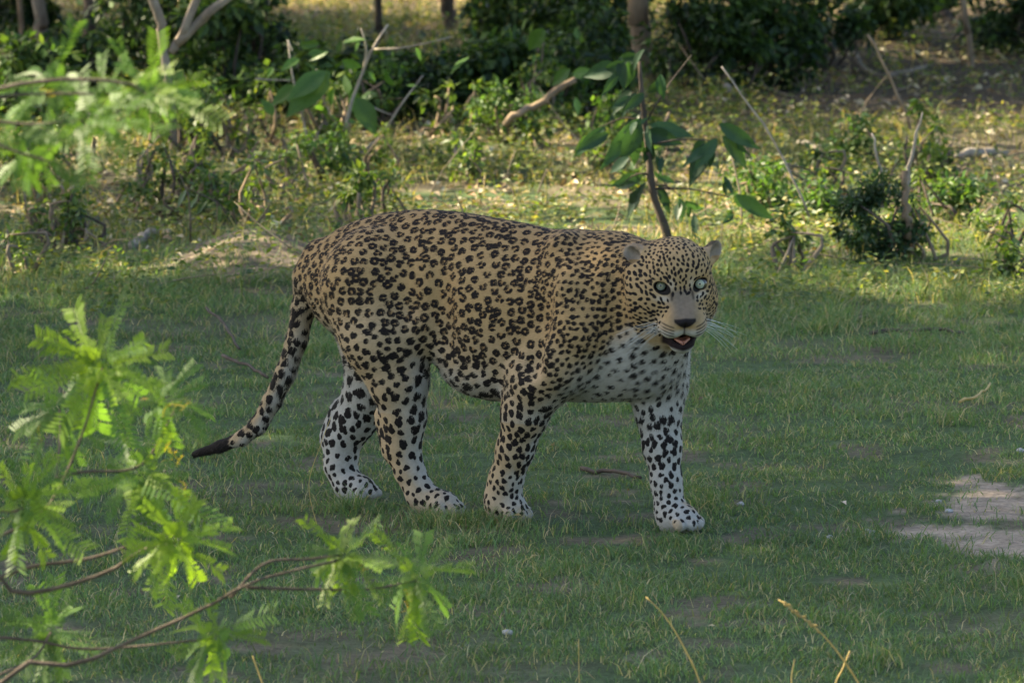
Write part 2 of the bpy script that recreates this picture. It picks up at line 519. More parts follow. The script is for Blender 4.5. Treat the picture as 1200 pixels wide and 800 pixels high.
    kd = kdtree.KDTree(n)
    for i in range(n): kd.insert(P[i], i)
    kd.balance()
    keep = resolve_spots(P, spacing, 5)
    dark = np.zeros(n, dtype=np.float32); cent = np.zeros(n, dtype=np.float32)
    noise_f = (np.sin(x * 431 + 2 * np.sin(y * 377)) + np.sin(y * 397 + 2 * np.sin(z * 411)) + np.sin(z * 463 + 2 * np.sin(x * 389))) / 3
    rr = random.Random(3)
    def blob(c, axis1, axis2, r1, r2, arr, soft=.0022, amp=1.0):
        R = max(r1, r2)
        hits = kd.find_range(c, R * 1.25 + .006)
        if not hits: return
        ii = np.fromiter((h[1] for h in hits), dtype=np.int64, count=len(hits))
        q = P[ii] - c
        e = np.sqrt((q @ axis1 / r1) ** 2 + (q @ axis2 / r2) ** 2 + (((q - np.outer(q @ axis1, axis1) - np.outer(q @ axis2, axis2)) ** 2).sum(1)) / (R * 1.6) ** 2)
        dd = (1 + .30 * noise_f[ii] - e) * min(r1, r2)
        arr[ii] = np.maximum(arr[ii], amp * np.clip(.5 + dd / .010, 0, 1))
    for i in keep:
        c = P[i].astype(float); nn = Nn[i].astype(float)
        flow = np.array([-1.0, 0, -.15]) if z[i] > .3 else np.array([-.15, 0, -1.0])
        if headm[i] > .4: flow = P[i] - H(.06, 0, -.05)
        if tailm[i] > .5: flow = np.array([-.4, 0, -1.0])
        t1 = flow - nn * (flow @ nn); ln = np.linalg.norm(t1)
        t1 = t1 / ln if ln > 1e-3 else np.array([0, 1.0, 0])
        t2 = np.cross(nn, t1); s = spacing[i]
        if not solid[i]:
            k = rr.choice((3, 3, 4, 4, 5)); a0 = rr.random() * 6.28; gap = rr.random() < .75
            rad = s * rr.uniform(.24, .30)
            for j in range(k):
                a = a0 + 6.283 * (j + rr.uniform(-.18, .18)) / (k + (.7 if gap else 0))
                cc = c + t1 * math.cos(a) * rad * 1.08 + t2 * math.sin(a) * rad
                br = s * rr.uniform(.22, .27)
                tb = -t1 * math.sin(a) + t2 * math.cos(a); ta = t1 * math.cos(a) + t2 * math.sin(a)
                blob(cc, ta, tb, br * rr.uniform(.72, .95), br * rr.uniform(1.05, 1.45), dark)
            blob(c, t1, t2, rad * 1.1, rad * 1.1, cent, .004)
        else:
            sc = .415
            if headm[i] > .4: sc = .42
            elif neckm[i] > .45 and white[i] < .5: sc = .42
            elif bel[i]: sc = .40
            elif chest[i]: sc = .30
            elif z[i] < .12: sc = .34
            elif tailm[i] > .5: sc = .48
            r = s * sc * rr.uniform(.75, 1.2); asp = rr.uniform(1.0, 1.5) + (.5 if headm[i] > .4 else 0)
            a = rr.uniform(-.6, .6) + (1.57 if bel[i] and rr.random() < .2 else 0)
            ta = t1 * math.cos(a) + t2 * math.sin(a); tb = t2 * math.cos(a) - t1 * math.sin(a)
            blob(c, ta, tb, r * asp ** .5, r / asp ** .5, dark, .0016 if headm[i] > .4 else .0022)
            if rr.random() < .65 and headm[i] < .4 and not chest[i]:
                off = r * rr.uniform(.8, 1.15); b = rr.uniform(0, 6.28)
                blob(c + (t1 * math.cos(b) + t2 * math.sin(b)) * off, ta, tb, r * .6, r * .55, dark)
    # dark tail tip, ear backs, lips, nose, eye rims
    dark = np.maximum(dark, tailm * sstep(6.9, 7.8, tail_t + .3 * noise_a) * .95)
    cent_col = np.array([.30, .16, .055])
    col = col + (cent_col - col) * (sstep(.35, .75, cent) * .62 * (1 - white))[:, None]
    # dark spine fleck
    dark = np.maximum(dark, np.exp(-(y / .016) ** 2) * sstep(.93, .99, hrel) * sstep(.2, .8, noise_f + .5 * noise_a + .3) * .8 * (1 - headm) * (x < .3))
    # face marks
    def paint(m, c):
        nonlocal col
        col = col + (np.array(c) - col) * np.clip(m * headm, 0, 1)[:, None]
    rim = ((al - .0450) / .0200) ** 2 + ((u + .0005 - (al - .0450) * .18) / .0148) ** 2
    paint(sstep(1.02, .82, rim) * (f > -.03), (.015, .012, .010))
    paint(np.exp(-((al - .024 - (-.012 - u) * .1) / .0035) ** 2) * sstep(-.030, -.022, u) * sstep(-.004, -.012, u) * .8 * (f > -.02), (.03, .022, .016))   # tear line
    nose = (f > .060) * sstep(-.088, -.083, u - al * .75) * sstep(-.055, -.059, u + al * .12) * sstep(.0265, .0235, al)
    paint(nose, (.022, .018, .018))
    paint(np.exp(-(l / .0022) ** 2) * (f > .05) * (u < -.076) * (u > -.110) * .8, (.03, .02, .02))
    lip = sstep(-.110, -.113, u + al * .12) * sstep(-.150, -.140, u - al * .18) * sstep(-.012, .008, f) * sstep(.050, .040, al)
    paint(lip, (.020, .013, .013))
    for r0 in range(4):                                                   # whisker rows
        yy = -.078 - r0 * .0075
        paint(np.exp(-((u - yy - (al - .03) * .25) / .0020) ** 2) * sstep(.022, .028, al) * sstep(.056, .046, al) * (f > .015) * .9, (.03, .022, .018))
    for s in (-1, 1):
        yaw = math.radians(34) * s; tilt = math.radians(46) * -s
        RE = HR @ np.array(Matrix.Rotation(yaw, 3, 'Z') @ Matrix.Rotation(tilt, 3, 'X'))
        q = (P - H(-.064, s * .088, .049)) @ RE
        em = ((q / np.array([.022, .027, .037])) ** 2).sum(1) < 1
        inn = em & (((q - np.array([.015, 0, .005])) / np.array([.021, .019, .027])) ** 2).sum(1).__lt__(1.08)
        ec = np.where(inn[:, None], np.array([.30, .245, .185]) * (1 - .35 * sstep(-.002, .01, -q[:, 1] * s)[:, None]), np.array([.05, .04, .032]))
        edge = em & ~inn & (q[:, 0] > -.012)
        ec = np.where(edge[:, None], np.where((noise_a > .1)[:, None], np.array([.10, .075, .05]), np.array([.32, .23, .14])), ec)
        wgt = (em & (u > .040)).astype(float)
        col = col + (ec - col) * wgt[:, None]
    # claws and toe shading only as pale fur between the toes
    dark = np.where(ear, 0, dark)
    unpaint = np.maximum(np.clip(nose * headm, 0, 1), np.clip(lip * headm, 0, 1))
    dark = np.where((unpaint > .4) | (headm * (rim < 1.2) > .5), 0, dark)
    col *= (1 + .10 * noise_f)[:, None]
    col = np.clip(col, .008, .85)
    set_colors(me, col)
    sa = me.attributes.new('spot', 'FLOAT', 'POINT'); sa.data.foreach_set('value', dark.astype(np.float32))
    ink = np.array([.014, .011, .010])
    col = col + (ink - col) * (sstep(.46, .56, dark) * .96)[:, None]

    N = Nodes('leopard_fur_skin')
    sp = N.new('Attribute'); sp.attribute_name = 'spot'
    wob = N.new('MapRange'); wob.inputs[3].default_value = -.10; wob.inputs[4].default_value = .10
    N.link(N.noise(150, 3, .6, N.coord()), wob.inputs[0])
    ad = N.new('Math'); ad.operation = 'ADD'; N.link(sp.outputs['Fac'], ad.inputs[0]); N.link(wob.outputs[0], ad.inputs[1])
    edge = N.ramp(ad.outputs[0], [(.42, (0, 0, 0)), (.57, (1, 1, 1))])
    N.link(N.mix(edge, N.attr(), (.014, .011, .010)), N.b.inputs['Base Color']); N.b.inputs['Roughness'].default_value = .75
    N.b.inputs['Specular IOR Level'].default_value = .1
    N.b.inputs['Sheen Weight'].default_value = .0
    N.bump(N.noise(420, 3, .6, N.coord()), .35, .003)
    me.materials.clear(); me.materials.append(N.m)
    me.polygons.foreach_set('use_smooth', np.ones(len(me.polygons), dtype=bool))
    root = bpy.data.objects.new('leopard', me)
    root.location = LEO_O; root.rotation_euler = (0, 0, -LEO_YAW); link(root)
    tag(root, 'spotted leopard walking on the grass with its face turned to the viewer', 'leopard')

    # --- fur: short hairs laid along the coat
    nh = 230000
    area_w = np.ones(n); 
    hi = rng.choice(n, nh)
    skip = nose[hi] + (rim[hi] < 1.1) * headm[hi] + lip[hi] * headm[hi] > .5
    hi = hi[~skip]; nh = len(hi)
    p0 = P[hi]; nn = Nn[hi]; hm = headm[hi][:, None]; tm = tailm[hi][:, None]; lm = legm[hi][:, None]
    flow = np.array([-1.0, 0, -.35])[None] * (1 - lm) + np.array([-.12, 0, -1.0])[None] * lm
    flow = flow * (1 - tm) + np.array([-.35, 0, -1.0])[None] * tm
    hflow = (p0 - H(.10, 0, -.07)); hflow /= np.linalg.norm(hflow, axis=1)[:, None]
    flow = flow * (1 - hm) + hflow * hm
    flow = flow + rng.normal(0, .22, (nh, 3))
    tg = flow - nn * (flow * nn).sum(1)[:, None]; tg /= np.maximum(np.linalg.norm(tg, axis=1), 1e-4)[:, None]
    lift = rng.uniform(.2, .6, nh)[:, None]
    dr = tg + nn * lift; dr /= np.linalg.norm(dr, axis=1)[:, None]
    ln = rng.uniform(.0050, .0095, nh) * (1 - .5 * headm[hi]) * (1 + .7 * white[hi] * (z[hi] > .22)) * (1 - .3 * legm[hi]) * (1 + .25 * tailm[hi])
    ln *= np.where((hp[hi][:, 0] > .02) & (headm[hi] > .5), .5, 1)
    sd = np.cross(dr, nn); sd /= np.maximum(np.linalg.norm(sd, axis=1), 1e-4)[:, None]
    wd = rng.uniform(.0005, .0009, nh)[:, None]
    b0 = p0 - nn * .0008
    tip = b0 + dr * ln[:, None] - nn * (ln * .06)[:, None]
    HV = np.stack([b0 - sd * wd, b0 + sd * wd, tip], 1).reshape(-1, 3)
    HF = np.arange(nh * 3).reshape(-1, 3)
    hc = np.repeat(col[hi] * rng.uniform(.82, 1.2, nh)[:, None], 3, axis=0)
    N = Nodes('leopard_hair'); N.link(N.attr(), N.b.inputs['Base Color']); N.b.inputs['Roughness'].default_value = .6
    N.b.inputs['Specular IOR Level'].default_value = .1
    fur = link(bpy.data.objects.new('fur', mesh_np('fur', HV, HF, N.m, True, hc)), root)
    tag(fur, kind='stuff')

    # --- eyes
    Ne = Nodes('leopard_eye')
    Ne.link(Ne.attr(), Ne.b.inputs['Base Color']); Ne.b.inputs['Roughness'].default_value = .18
    Ne.b.inputs['Coat Weight'].default_value = .3; Ne.b.inputs['Coat Roughness'].default_value = .03
    gz = HR.T @ (LEO_R.T @ (CAM - (LEO_R @ Ow + LEO_O))); gz /= np.linalg.norm(gz)
    for s in (-1, 1):
        ev, ef = [], []; nu, nv = 28, 40; R = .0172
        ax = Vector(gz).to_track_quat('Z', 'Y')
        cc = []
        for i in range(nu + 1):
            th = math.pi * (i / nu) ** 1.5 
            for j in range(nv):
                a = 2 * math.pi * j / nv
                q = ax @ Vector((math.sin(th) * math.cos(a), math.sin(th) * math.sin(a), math.cos(th)))
                ev.append(H(0, 0, 0) * 0 + HR @ np.array(q) * R)
                r = math.sin(th) * R if th < 1.57 else R
                if r < .0026: cc.append((.006, .006, .006))
                elif r < .0104:
                    k = (r - .0026) / .0078
                    cc.append(tuple(np.array([.40, .39, .24]) * (1 - k) + np.array([.30, .34, .26]) * k))
                elif r < .0118: cc.append((.03, .035, .03))
                else: cc.append((.035, .026, .02))
        for i in range(nu):
            for j in range(nv):
                ef.append((i * nv + j, (i + 1) * nv + j, (i + 1) * nv + (j + 1) % nv, i * nv + (j + 1) % nv))
        o = link(bpy.data.objects.new('eye', mesh_np('eye', ev, ef, Ne.m, True, np.array(cc))), root)
        o.location = H(*(np.array([.0016, s * .0450, -.001]) - (gz - np.array([1.0, 0, 0])) * .0172 * .8))
    # --- tongue and whiskers
    tv, tf = [], []
    for i in range(9):
        t = i / 8
        for j in range(9):
            a = -1 + j / 4
            w = .0155 * (1 - .75 * max(0, t - .55) ** 2 / .2)
            tv.append(H(.008 + .052 * t, a * w * 1.25, -.1235 + .004 * (1 - a * a) * -1 + .003 * a * a - .004 * t * t))
    for i in range(8):
        for j in range(8):
            tf.append((i * 9 + j, i * 9 + j + 1, (i + 1) * 9 + j + 1, (i + 1) * 9 + j))
    Nt = Nodes('tongue_pink'); Nt.link(Nt.mix(Nt.noise(260, 3, .6, Nt.coord()), (.38, .14, .10), (.52, .25, .17)), Nt.b.inputs['Base Color']); Nt.b.inputs['Roughness'].default_value = .35
    tm_ = mesh_np('tongue', tv, tf, Nt.m)
    to = link(bpy.data.objects.new('tongue', tm_), root)
    sm = to.modifiers.new('thick', 'SOLIDIFY'); sm.thickness = .006
    Nw = Nodes('whisker_white'); Nw.b.inputs['Base Color'].default_value = (.8, .79, .75, 1); Nw.b.inputs['Roughness'].default_value = .4
    rw = random.Random(9)
    for s in (-1, 1):
        for r0 in range(3):
            for c0 in range(4):
                b = H(.056 - c0 * .010, s * (.048 + c0 * .003), -.080 - r0 * .008)
                d0 = HR @ np.array([-.15 + rw.uniform(-.15, .1), s, -.18 - r0 * .16 + rw.uniform(-.12, .1)]); d0 /= np.linalg.norm(d0)
                L = rw.uniform(.06, .115); sag = np.array([0, 0, -1.0]) * rw.uniform(.012, .03)
                side = np.cross(d0, HR[:, 2]); side /= np.linalg.norm(side); up2 = np.cross(side, d0)
                wv, wf = [], []; K = 7
                for i in range(K):
                    t = i / (K - 1); rr_ = .00045 * (1 - t) + .0001
                    p = b - d0 * .006 + d0 * L * t + sag * t * t
                    for a in (0, 2.09, 4.19): wv.append(p + (side * math.cos(a) + up2 * math.sin(a)) * rr_)
                for i in range(K - 1):
                    for a in range(3): wf.append((i * 3 + a, i * 3 + (a + 1) % 3, (i + 1) * 3 + (a + 1) % 3, (i + 1) * 3 + a))
                link(bpy.data.objects.new('whisker', mesh_np('whisker', wv, wf, Nw.m)), root)
    return root
# ------------------------------------------------------------------ noise, leaves, stems
def vnoise(x, y, scale, seed=0):
    """smooth value noise 0..1"""
    r = np.random.default_rng(seed).random((256, 256)).astype(np.float32)
    a, b = np.asarray(x) * scale + 100.3, np.asarray(y) * scale + 57.7
    i, j = np.floor(a).astype(int), np.floor(b).astype(int); fx, fy = a - i, b - j
    fx = fx * fx * (3 - 2 * fx); fy = fy * fy * (3 - 2 * fy)
    g = lambda p, q: r[p % 256, q % 256]
    return (g(i, j) * (1 - fx) + g(i + 1, j) * fx) * (1 - fy) + (g(i, j + 1) * (1 - fx) + g(i + 1, j + 1) * fx) * fy

def fbm(x, y, scale, seed=0, oct=3):
    t = 0; a = 1.0; n = 0
    for k in range(oct):
        t = t + a * vnoise(x, y, scale * 2 ** k, seed + k); n += a; a *= .5
    return t / n

SAND = [on_ground(1165, 590), on_ground(1130, 625), on_ground(1195, 640)]
MOUND = on_ground(300, 312)

def ground_z(x, y):
    x = np.asarray(x, float); y = np.asarray(y, float)
    z = (fbm(x, y, .55, 3) - .5) * .05 + (fbm(x, y, 3.0, 9) - .5) * .016
    d = np.hypot(x - LEO_O[0], (y - LEO_O[1]))
    z = z * sstep(.5, 1.3, d) - .004 * sstep(1.3, .5, d)
    z = z + .10 * np.exp(-((x - MOUND[0]) / .22) ** 2 - ((y - MOUND[1]) / .6) ** 2)
    z = z + .08 * sstep(22, 28, y) * (fbm(x, y, .8, 21) - .35) + sstep(40, 200, y) * 3.0
    return z

def bare_mask(x, y):
    b = sstep(.54, .72, fbm(x, y, 1.6, 31)) * .35
    b = np.maximum(b, sstep(.60, .72, fbm(x, y, 6.5, 35)) * .75)
    p = np.zeros_like(np.asarray(x, float))
    for (c, rx, ry) in ((SAND[0], .17, .40), (SAND[1], .16, .22), (SAND[2], .14, .30)):
        w = 1.3 * (fbm(x, y, 7, 41) - .42) + 1.5 * (fbm(x, y * .5, 24, 45) - .5)
        p = np.maximum(p, sstep(1.15, .7, np.hypot((x - c[0]) / rx, (y - c[1]) / ry) + w))
    m = sstep(1.2, .6, np.hypot((x - MOUND[0]) / .30, (y - MOUND[1]) / .8) + .5 * (fbm(x, y, 5, 43) - .5))
    b = np.maximum(b, m * .9); p = np.maximum(p, m * .30 * sstep(.35, .6, fbm(x, y, 9, 47)))
    b = np.maximum(b, sstep(.52, .66, fbm(x, y, 2.6, 51)) * .8 * sstep(19.5, 21.5, y))
    b = np.maximum(b, sstep(24.5, 27, y) * .8)
    return b, p

def build_ground():
    xs = np.concatenate([[-900, -300, -100, -40, -15, -8], np.arange(-5, -1.7, .07), np.arange(-1.7, 1.75, .022), np.arange(1.77, 5.5, .07), [8, 15, 40, 100, 300, 900]])
    ys = np.concatenate([[-300, -100, -30, -5, 3, 7], np.arange(9.5, 22, .055), np.arange(22, 36, .10), [40, 50, 70, 120, 300, 1500]])
    X, Y = np.meshgrid(xs, ys, indexing='ij')
    Z = ground_z(X, Y); Z = np.where((Y > 9) & (Y < 36.5) & (np.abs(X) < 6), Z, np.where(Y > 36.5, Z, 0))
    V = np.stack([X, Y, Z], -1).reshape(-1, 3)
    nx, ny = X.shape; I = np.arange(nx * ny).reshape(nx, ny)
    F = np.stack([I[:-1, :-1], I[1:, :-1], I[1:, 1:], I[:-1, 1:]], -1).reshape(-1, 4)
    b, p = bare_mask(X.ravel(), Y.ravel())
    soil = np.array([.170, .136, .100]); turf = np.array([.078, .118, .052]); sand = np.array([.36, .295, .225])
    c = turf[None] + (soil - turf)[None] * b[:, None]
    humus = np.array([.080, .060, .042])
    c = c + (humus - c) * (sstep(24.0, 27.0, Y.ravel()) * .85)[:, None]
    c = c + (sand - c) * p[:, None]
    N = Nodes('turf_and_soil')
    co = N.coord('Object')
    n1 = N.ramp(N.noise(9, 6, .65, co), [(.25, (.55, .55, .55)), (.75, (1.35, 1.32, 1.28))])
    n2 = N.ramp(N.noise(70, 5, .7, co), [(.3, (.6, .58, .55)), (.72, (1.4, 1.4, 1.4))])
    N.link(N.mix(1.0, N.mix(1.0, N.attr(), n1, 'MULTIPLY'), n2, 'MULTIPLY'), N.b.inputs['Base Color'])
    N.b.inputs['Roughness'].default_value = .95; N.b.inputs['Specular IOR Level'].default_value = .1
    N.bump(N.noise(60, 6, .7, co), .8, .02)
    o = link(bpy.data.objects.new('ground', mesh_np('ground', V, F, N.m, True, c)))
    tag(o, kind='structure')

def unit(v):
    return v / np.maximum(np.linalg.norm(v, axis=-1, keepdims=True), 1e-9)

def leaf_cards(p, d, nrm, ln, wd, fold=.25, curl=.15):
    """many small leaves, each four triangles folded along the midrib: base, left, tip, right"""
    d = unit(d); s = unit(np.cross(d, nrm)); nn = np.cross(s, d)
    ln = np.asarray(ln)[:, None]; wd = np.asarray(wd)[:, None]
    b = p; t = p + d * ln - nn * ln * curl; m = p + d * ln * .45
    l = m + s * wd * .5 + nn * wd * fold; r = m - s * wd * .5 + nn * wd * fold
    n = len(p)
    V = np.stack([b, r, t, l, m + nn * wd * .02], 1).reshape(-1, 3)
    k = np.arange(n)[:, None] * 5
    F = np.concatenate([k + [0, 1, 4], k + [1, 2, 4], k + [2, 3, 4], k + [3, 0, 4]])
    return V, F

def diamonds(p, d, nrm, ln, wd, curl=.15):
    d = unit(d); s = unit(np.cross(d, nrm)); nn = np.cross(s, d)
    ln = np.asarray(ln)[:, None]; wd = np.asarray(wd)[:, None]
    m = p + d * ln * .45
    V = np.stack([p, m - s * wd * .5, p + d * ln - nn * ln * curl, m + s * wd * .5], 1).reshape(-1, 3)
    return V, np.arange(len(p) * 4).reshape(-1, 4)

def blades(p, lean, h, w, rng):
    """grass blades: a quad and a tip, bent over"""
    n = len(p); a = rng.uniform(0, 6.283, n)
    s = np.stack([np.cos(a), np.sin(a), np.zeros(n)], 1) * w[:, None] * .5
    up = np.array([0, 0, 1.0])
    m = p + up * (h * .55)[:, None] + lean * (h * .28)[:, None]
    t = p + up * (h * .92)[:, None] + lean * (h * .95)[:, None]
    V = np.stack([p - s, p + s, m + s * .75, m - s * .75, t], 1).reshape(-1, 3)
    k = np.arange(n)[:, None] * 5
    return V, np.concatenate([k + [0, 1, 2], k + [0, 2, 3], k + [3, 2, 4]])

def tube(pts, radii, sides=7, wob=0.0, rng=None):
    pts = np.asarray(pts, float); K = len(pts)
    tg = np.gradient(pts, axis=0); tg = unit(tg)
    ref = np.array([0, 1.0, 0.2]) if abs(tg[0][1]) < .8 else np.array([1.0, 0, 0])
    V, F = [], []
    for i in range(K):
        s = unit(np.cross(tg[i], ref)); u = np.cross(s, tg[i])
        for j in range(sides):
            a = 2 * math.pi * j / sides
            r = radii[i] * (1 + (rng.uniform(-wob, wob) if rng is not None else 0))
            V.append(pts[i] + (s * math.cos(a) + u * math.sin(a)) * r)
    for i in range(K - 1):
        for j in range(sides):
            F.append((i * sides + j, i * sides + (j + 1) % sides, (i + 1) * sides + (j + 1) % sides, (i + 1) * sides + j))
    V.append(pts[0]); V.append(pts[-1])
    for j in range(sides):
        F.append((len(V) - 2, (j + 1) % sides, j, j)); F.append((len(V) - 1, (K - 1) * sides + j, (K - 1) * sides + (j + 1) % sides, (K - 1) * sides + (j + 1) % sides))
    F = [f if f[2] != f[3] else (f[0], f[1], f[2]) for f in F]
    return V, F

def py_mesh(name, parts, mat):
    V, F = [], []
    for v, f in parts:
        k = len(V); V += [tuple(x) for x in v]; F += [tuple(i + k for i in q) for q in f]
    me = bpy.data.meshes.new(name); me.from_pydata(V, [], F); me.materials.append(mat)
    me.polygons.foreach_set('use_smooth', np.ones(len(me.polygons), dtype=bool)); me.update()
    return me

def curve_pts(pts, n):
    """smooth path through given points"""
    pts = np.asarray(pts, float)
    if len(pts) < 3:
        t = np.linspace(0, 1, n)[:, None]; return pts[0] * (1 - t) + pts[-1] * t
    out = []; P = np.concatenate([[2 * pts[0] - pts[1]], pts, [2 * pts[-1] - pts[-2]]]); seg = len(pts) - 1
    for q in np.linspace(0, seg - 1e-6, n):
        i = int(q); t = q - i; a, b, c, d = P[i:i + 4]
        out.append(.5 * ((2 * b) + (c - a) * t + (2 * a - 5 * b + 4 * c - d) * t * t + (3 * b - a - 3 * c + d) * t ** 3))
    return np.array(out)

def bark(name, dark, light, scale=18):
    N = Nodes(name); co = N.coord()
    mp = N.new('Mapping'); mp.inputs['Scale'].default_value = (1, 1, .25); N.link(co, mp.inputs['Vector'])
    a = N.noise(scale, 6, .65, mp.outputs[0]); b = N.noise(scale * .35, 3, .5, co)
    N.link(N.mix(.5, N.ramp(a, [(.3, dark), (.68, light)]), N.ramp(b, [(.35, dark), (.6, light)])), N.b.inputs['Base Color'])
    N.b.inputs['Roughness'].default_value = .9; N.b.inputs['Specular IOR Level'].default_value = .15
    N.bump(a, .8, .012)
    return N.m

def tinted(rng, n, cols, weights, var=.25):
    cols = np.asarray(cols); i = rng.choice(len(cols), n, p=np.asarray(weights) / np.sum(weights))
    return cols[i] * rng.uniform(1 - var, 1 + var, (n, 1)) * rng.uniform(.94, 1.06, (n, 3))

def stuff(name, V, F, C, k, mat, label, cat, parent=None):
    o = bpy.data.objects.new(name, mesh_np(name, V, F, mat, False, np.repeat(C, k, axis=0)))
    link(o, parent)
    if parent is None: tag(o, label, cat, None, 'stuff')
    else: tag(o, kind='stuff')
    return o

MAT = {}
def build_materials():
    MAT['grass'] = leaf_material('grass_blade', None, .35, .55, 0)
    MAT['leaf'] = leaf_material('leaf_small', None, .40, .45, 0)
    MAT['litter'] = leaf_material('dead_leaf', None, .15, .8, 0)
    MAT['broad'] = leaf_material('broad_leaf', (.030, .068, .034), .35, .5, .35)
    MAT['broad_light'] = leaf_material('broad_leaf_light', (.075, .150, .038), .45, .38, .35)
    MAT['frond'] = leaf_material('feather_leaf', (.155, .240, .032), .56, .5, .22)
    MAT['frond_dull'] = leaf_material('feather_leaf_older', (.080, .150, .036), .5, .5, .25)
    MAT['yellow'] = leaf_material('yellow_leaflet', (.42, .30, .02), .5, .5, .2)
    MAT['bark_dark'] = bark('bark_dark', (.035, .028, .022), (.12, .095, .075))
    MAT['bark_pale'] = bark('bark_pale', (.09, .07, .055), (.34, .285, .22))
    MAT['bark_tan'] = bark('bark_tan', (.12, .085, .055), (.32, .24, .16))
    MAT['twig'] = bark('twig_grey_brown', (.045, .036, .028), (.14, .11, .085), 60)
    MAT['deadwood'] = bark('deadwood_pale', (.20, .16, .12), (.44, .385, .31), 30)
    MAT['twigs'] = bark('twig_dry', (.09, .07, .05), (.26, .21, .155), 4)
    MAT['straw'] = leaf_material('straw', (.46, .35, .15), .3, .6, .1)
    MAT['stalk'] = leaf_material('green_stalk', (.10, .15, .05), .3, .6, .1)
    N = Nodes('pebble'); N.link(N.mix(N.noise(60, 4, .6, N.coord()), (.22, .20, .18), (.48, .46, .43)), N.b.inputs['Base Color']); N.b.inputs['Roughness'].default_value = .8
    MAT['pebble'] = N.m

def in_view_xy(rng, n, y0, y1, pad=.35):
    """ground points spread evenly over the strip the photograph shows between two distances"""
    y = np.sqrt(rng.uniform(0, 1, n) * (y1 ** 2 - y0 ** 2) + y0 ** 2)
    x = rng.uniform(-1, 1, n) * (y * 600 / F_PX + pad)
    return x, y

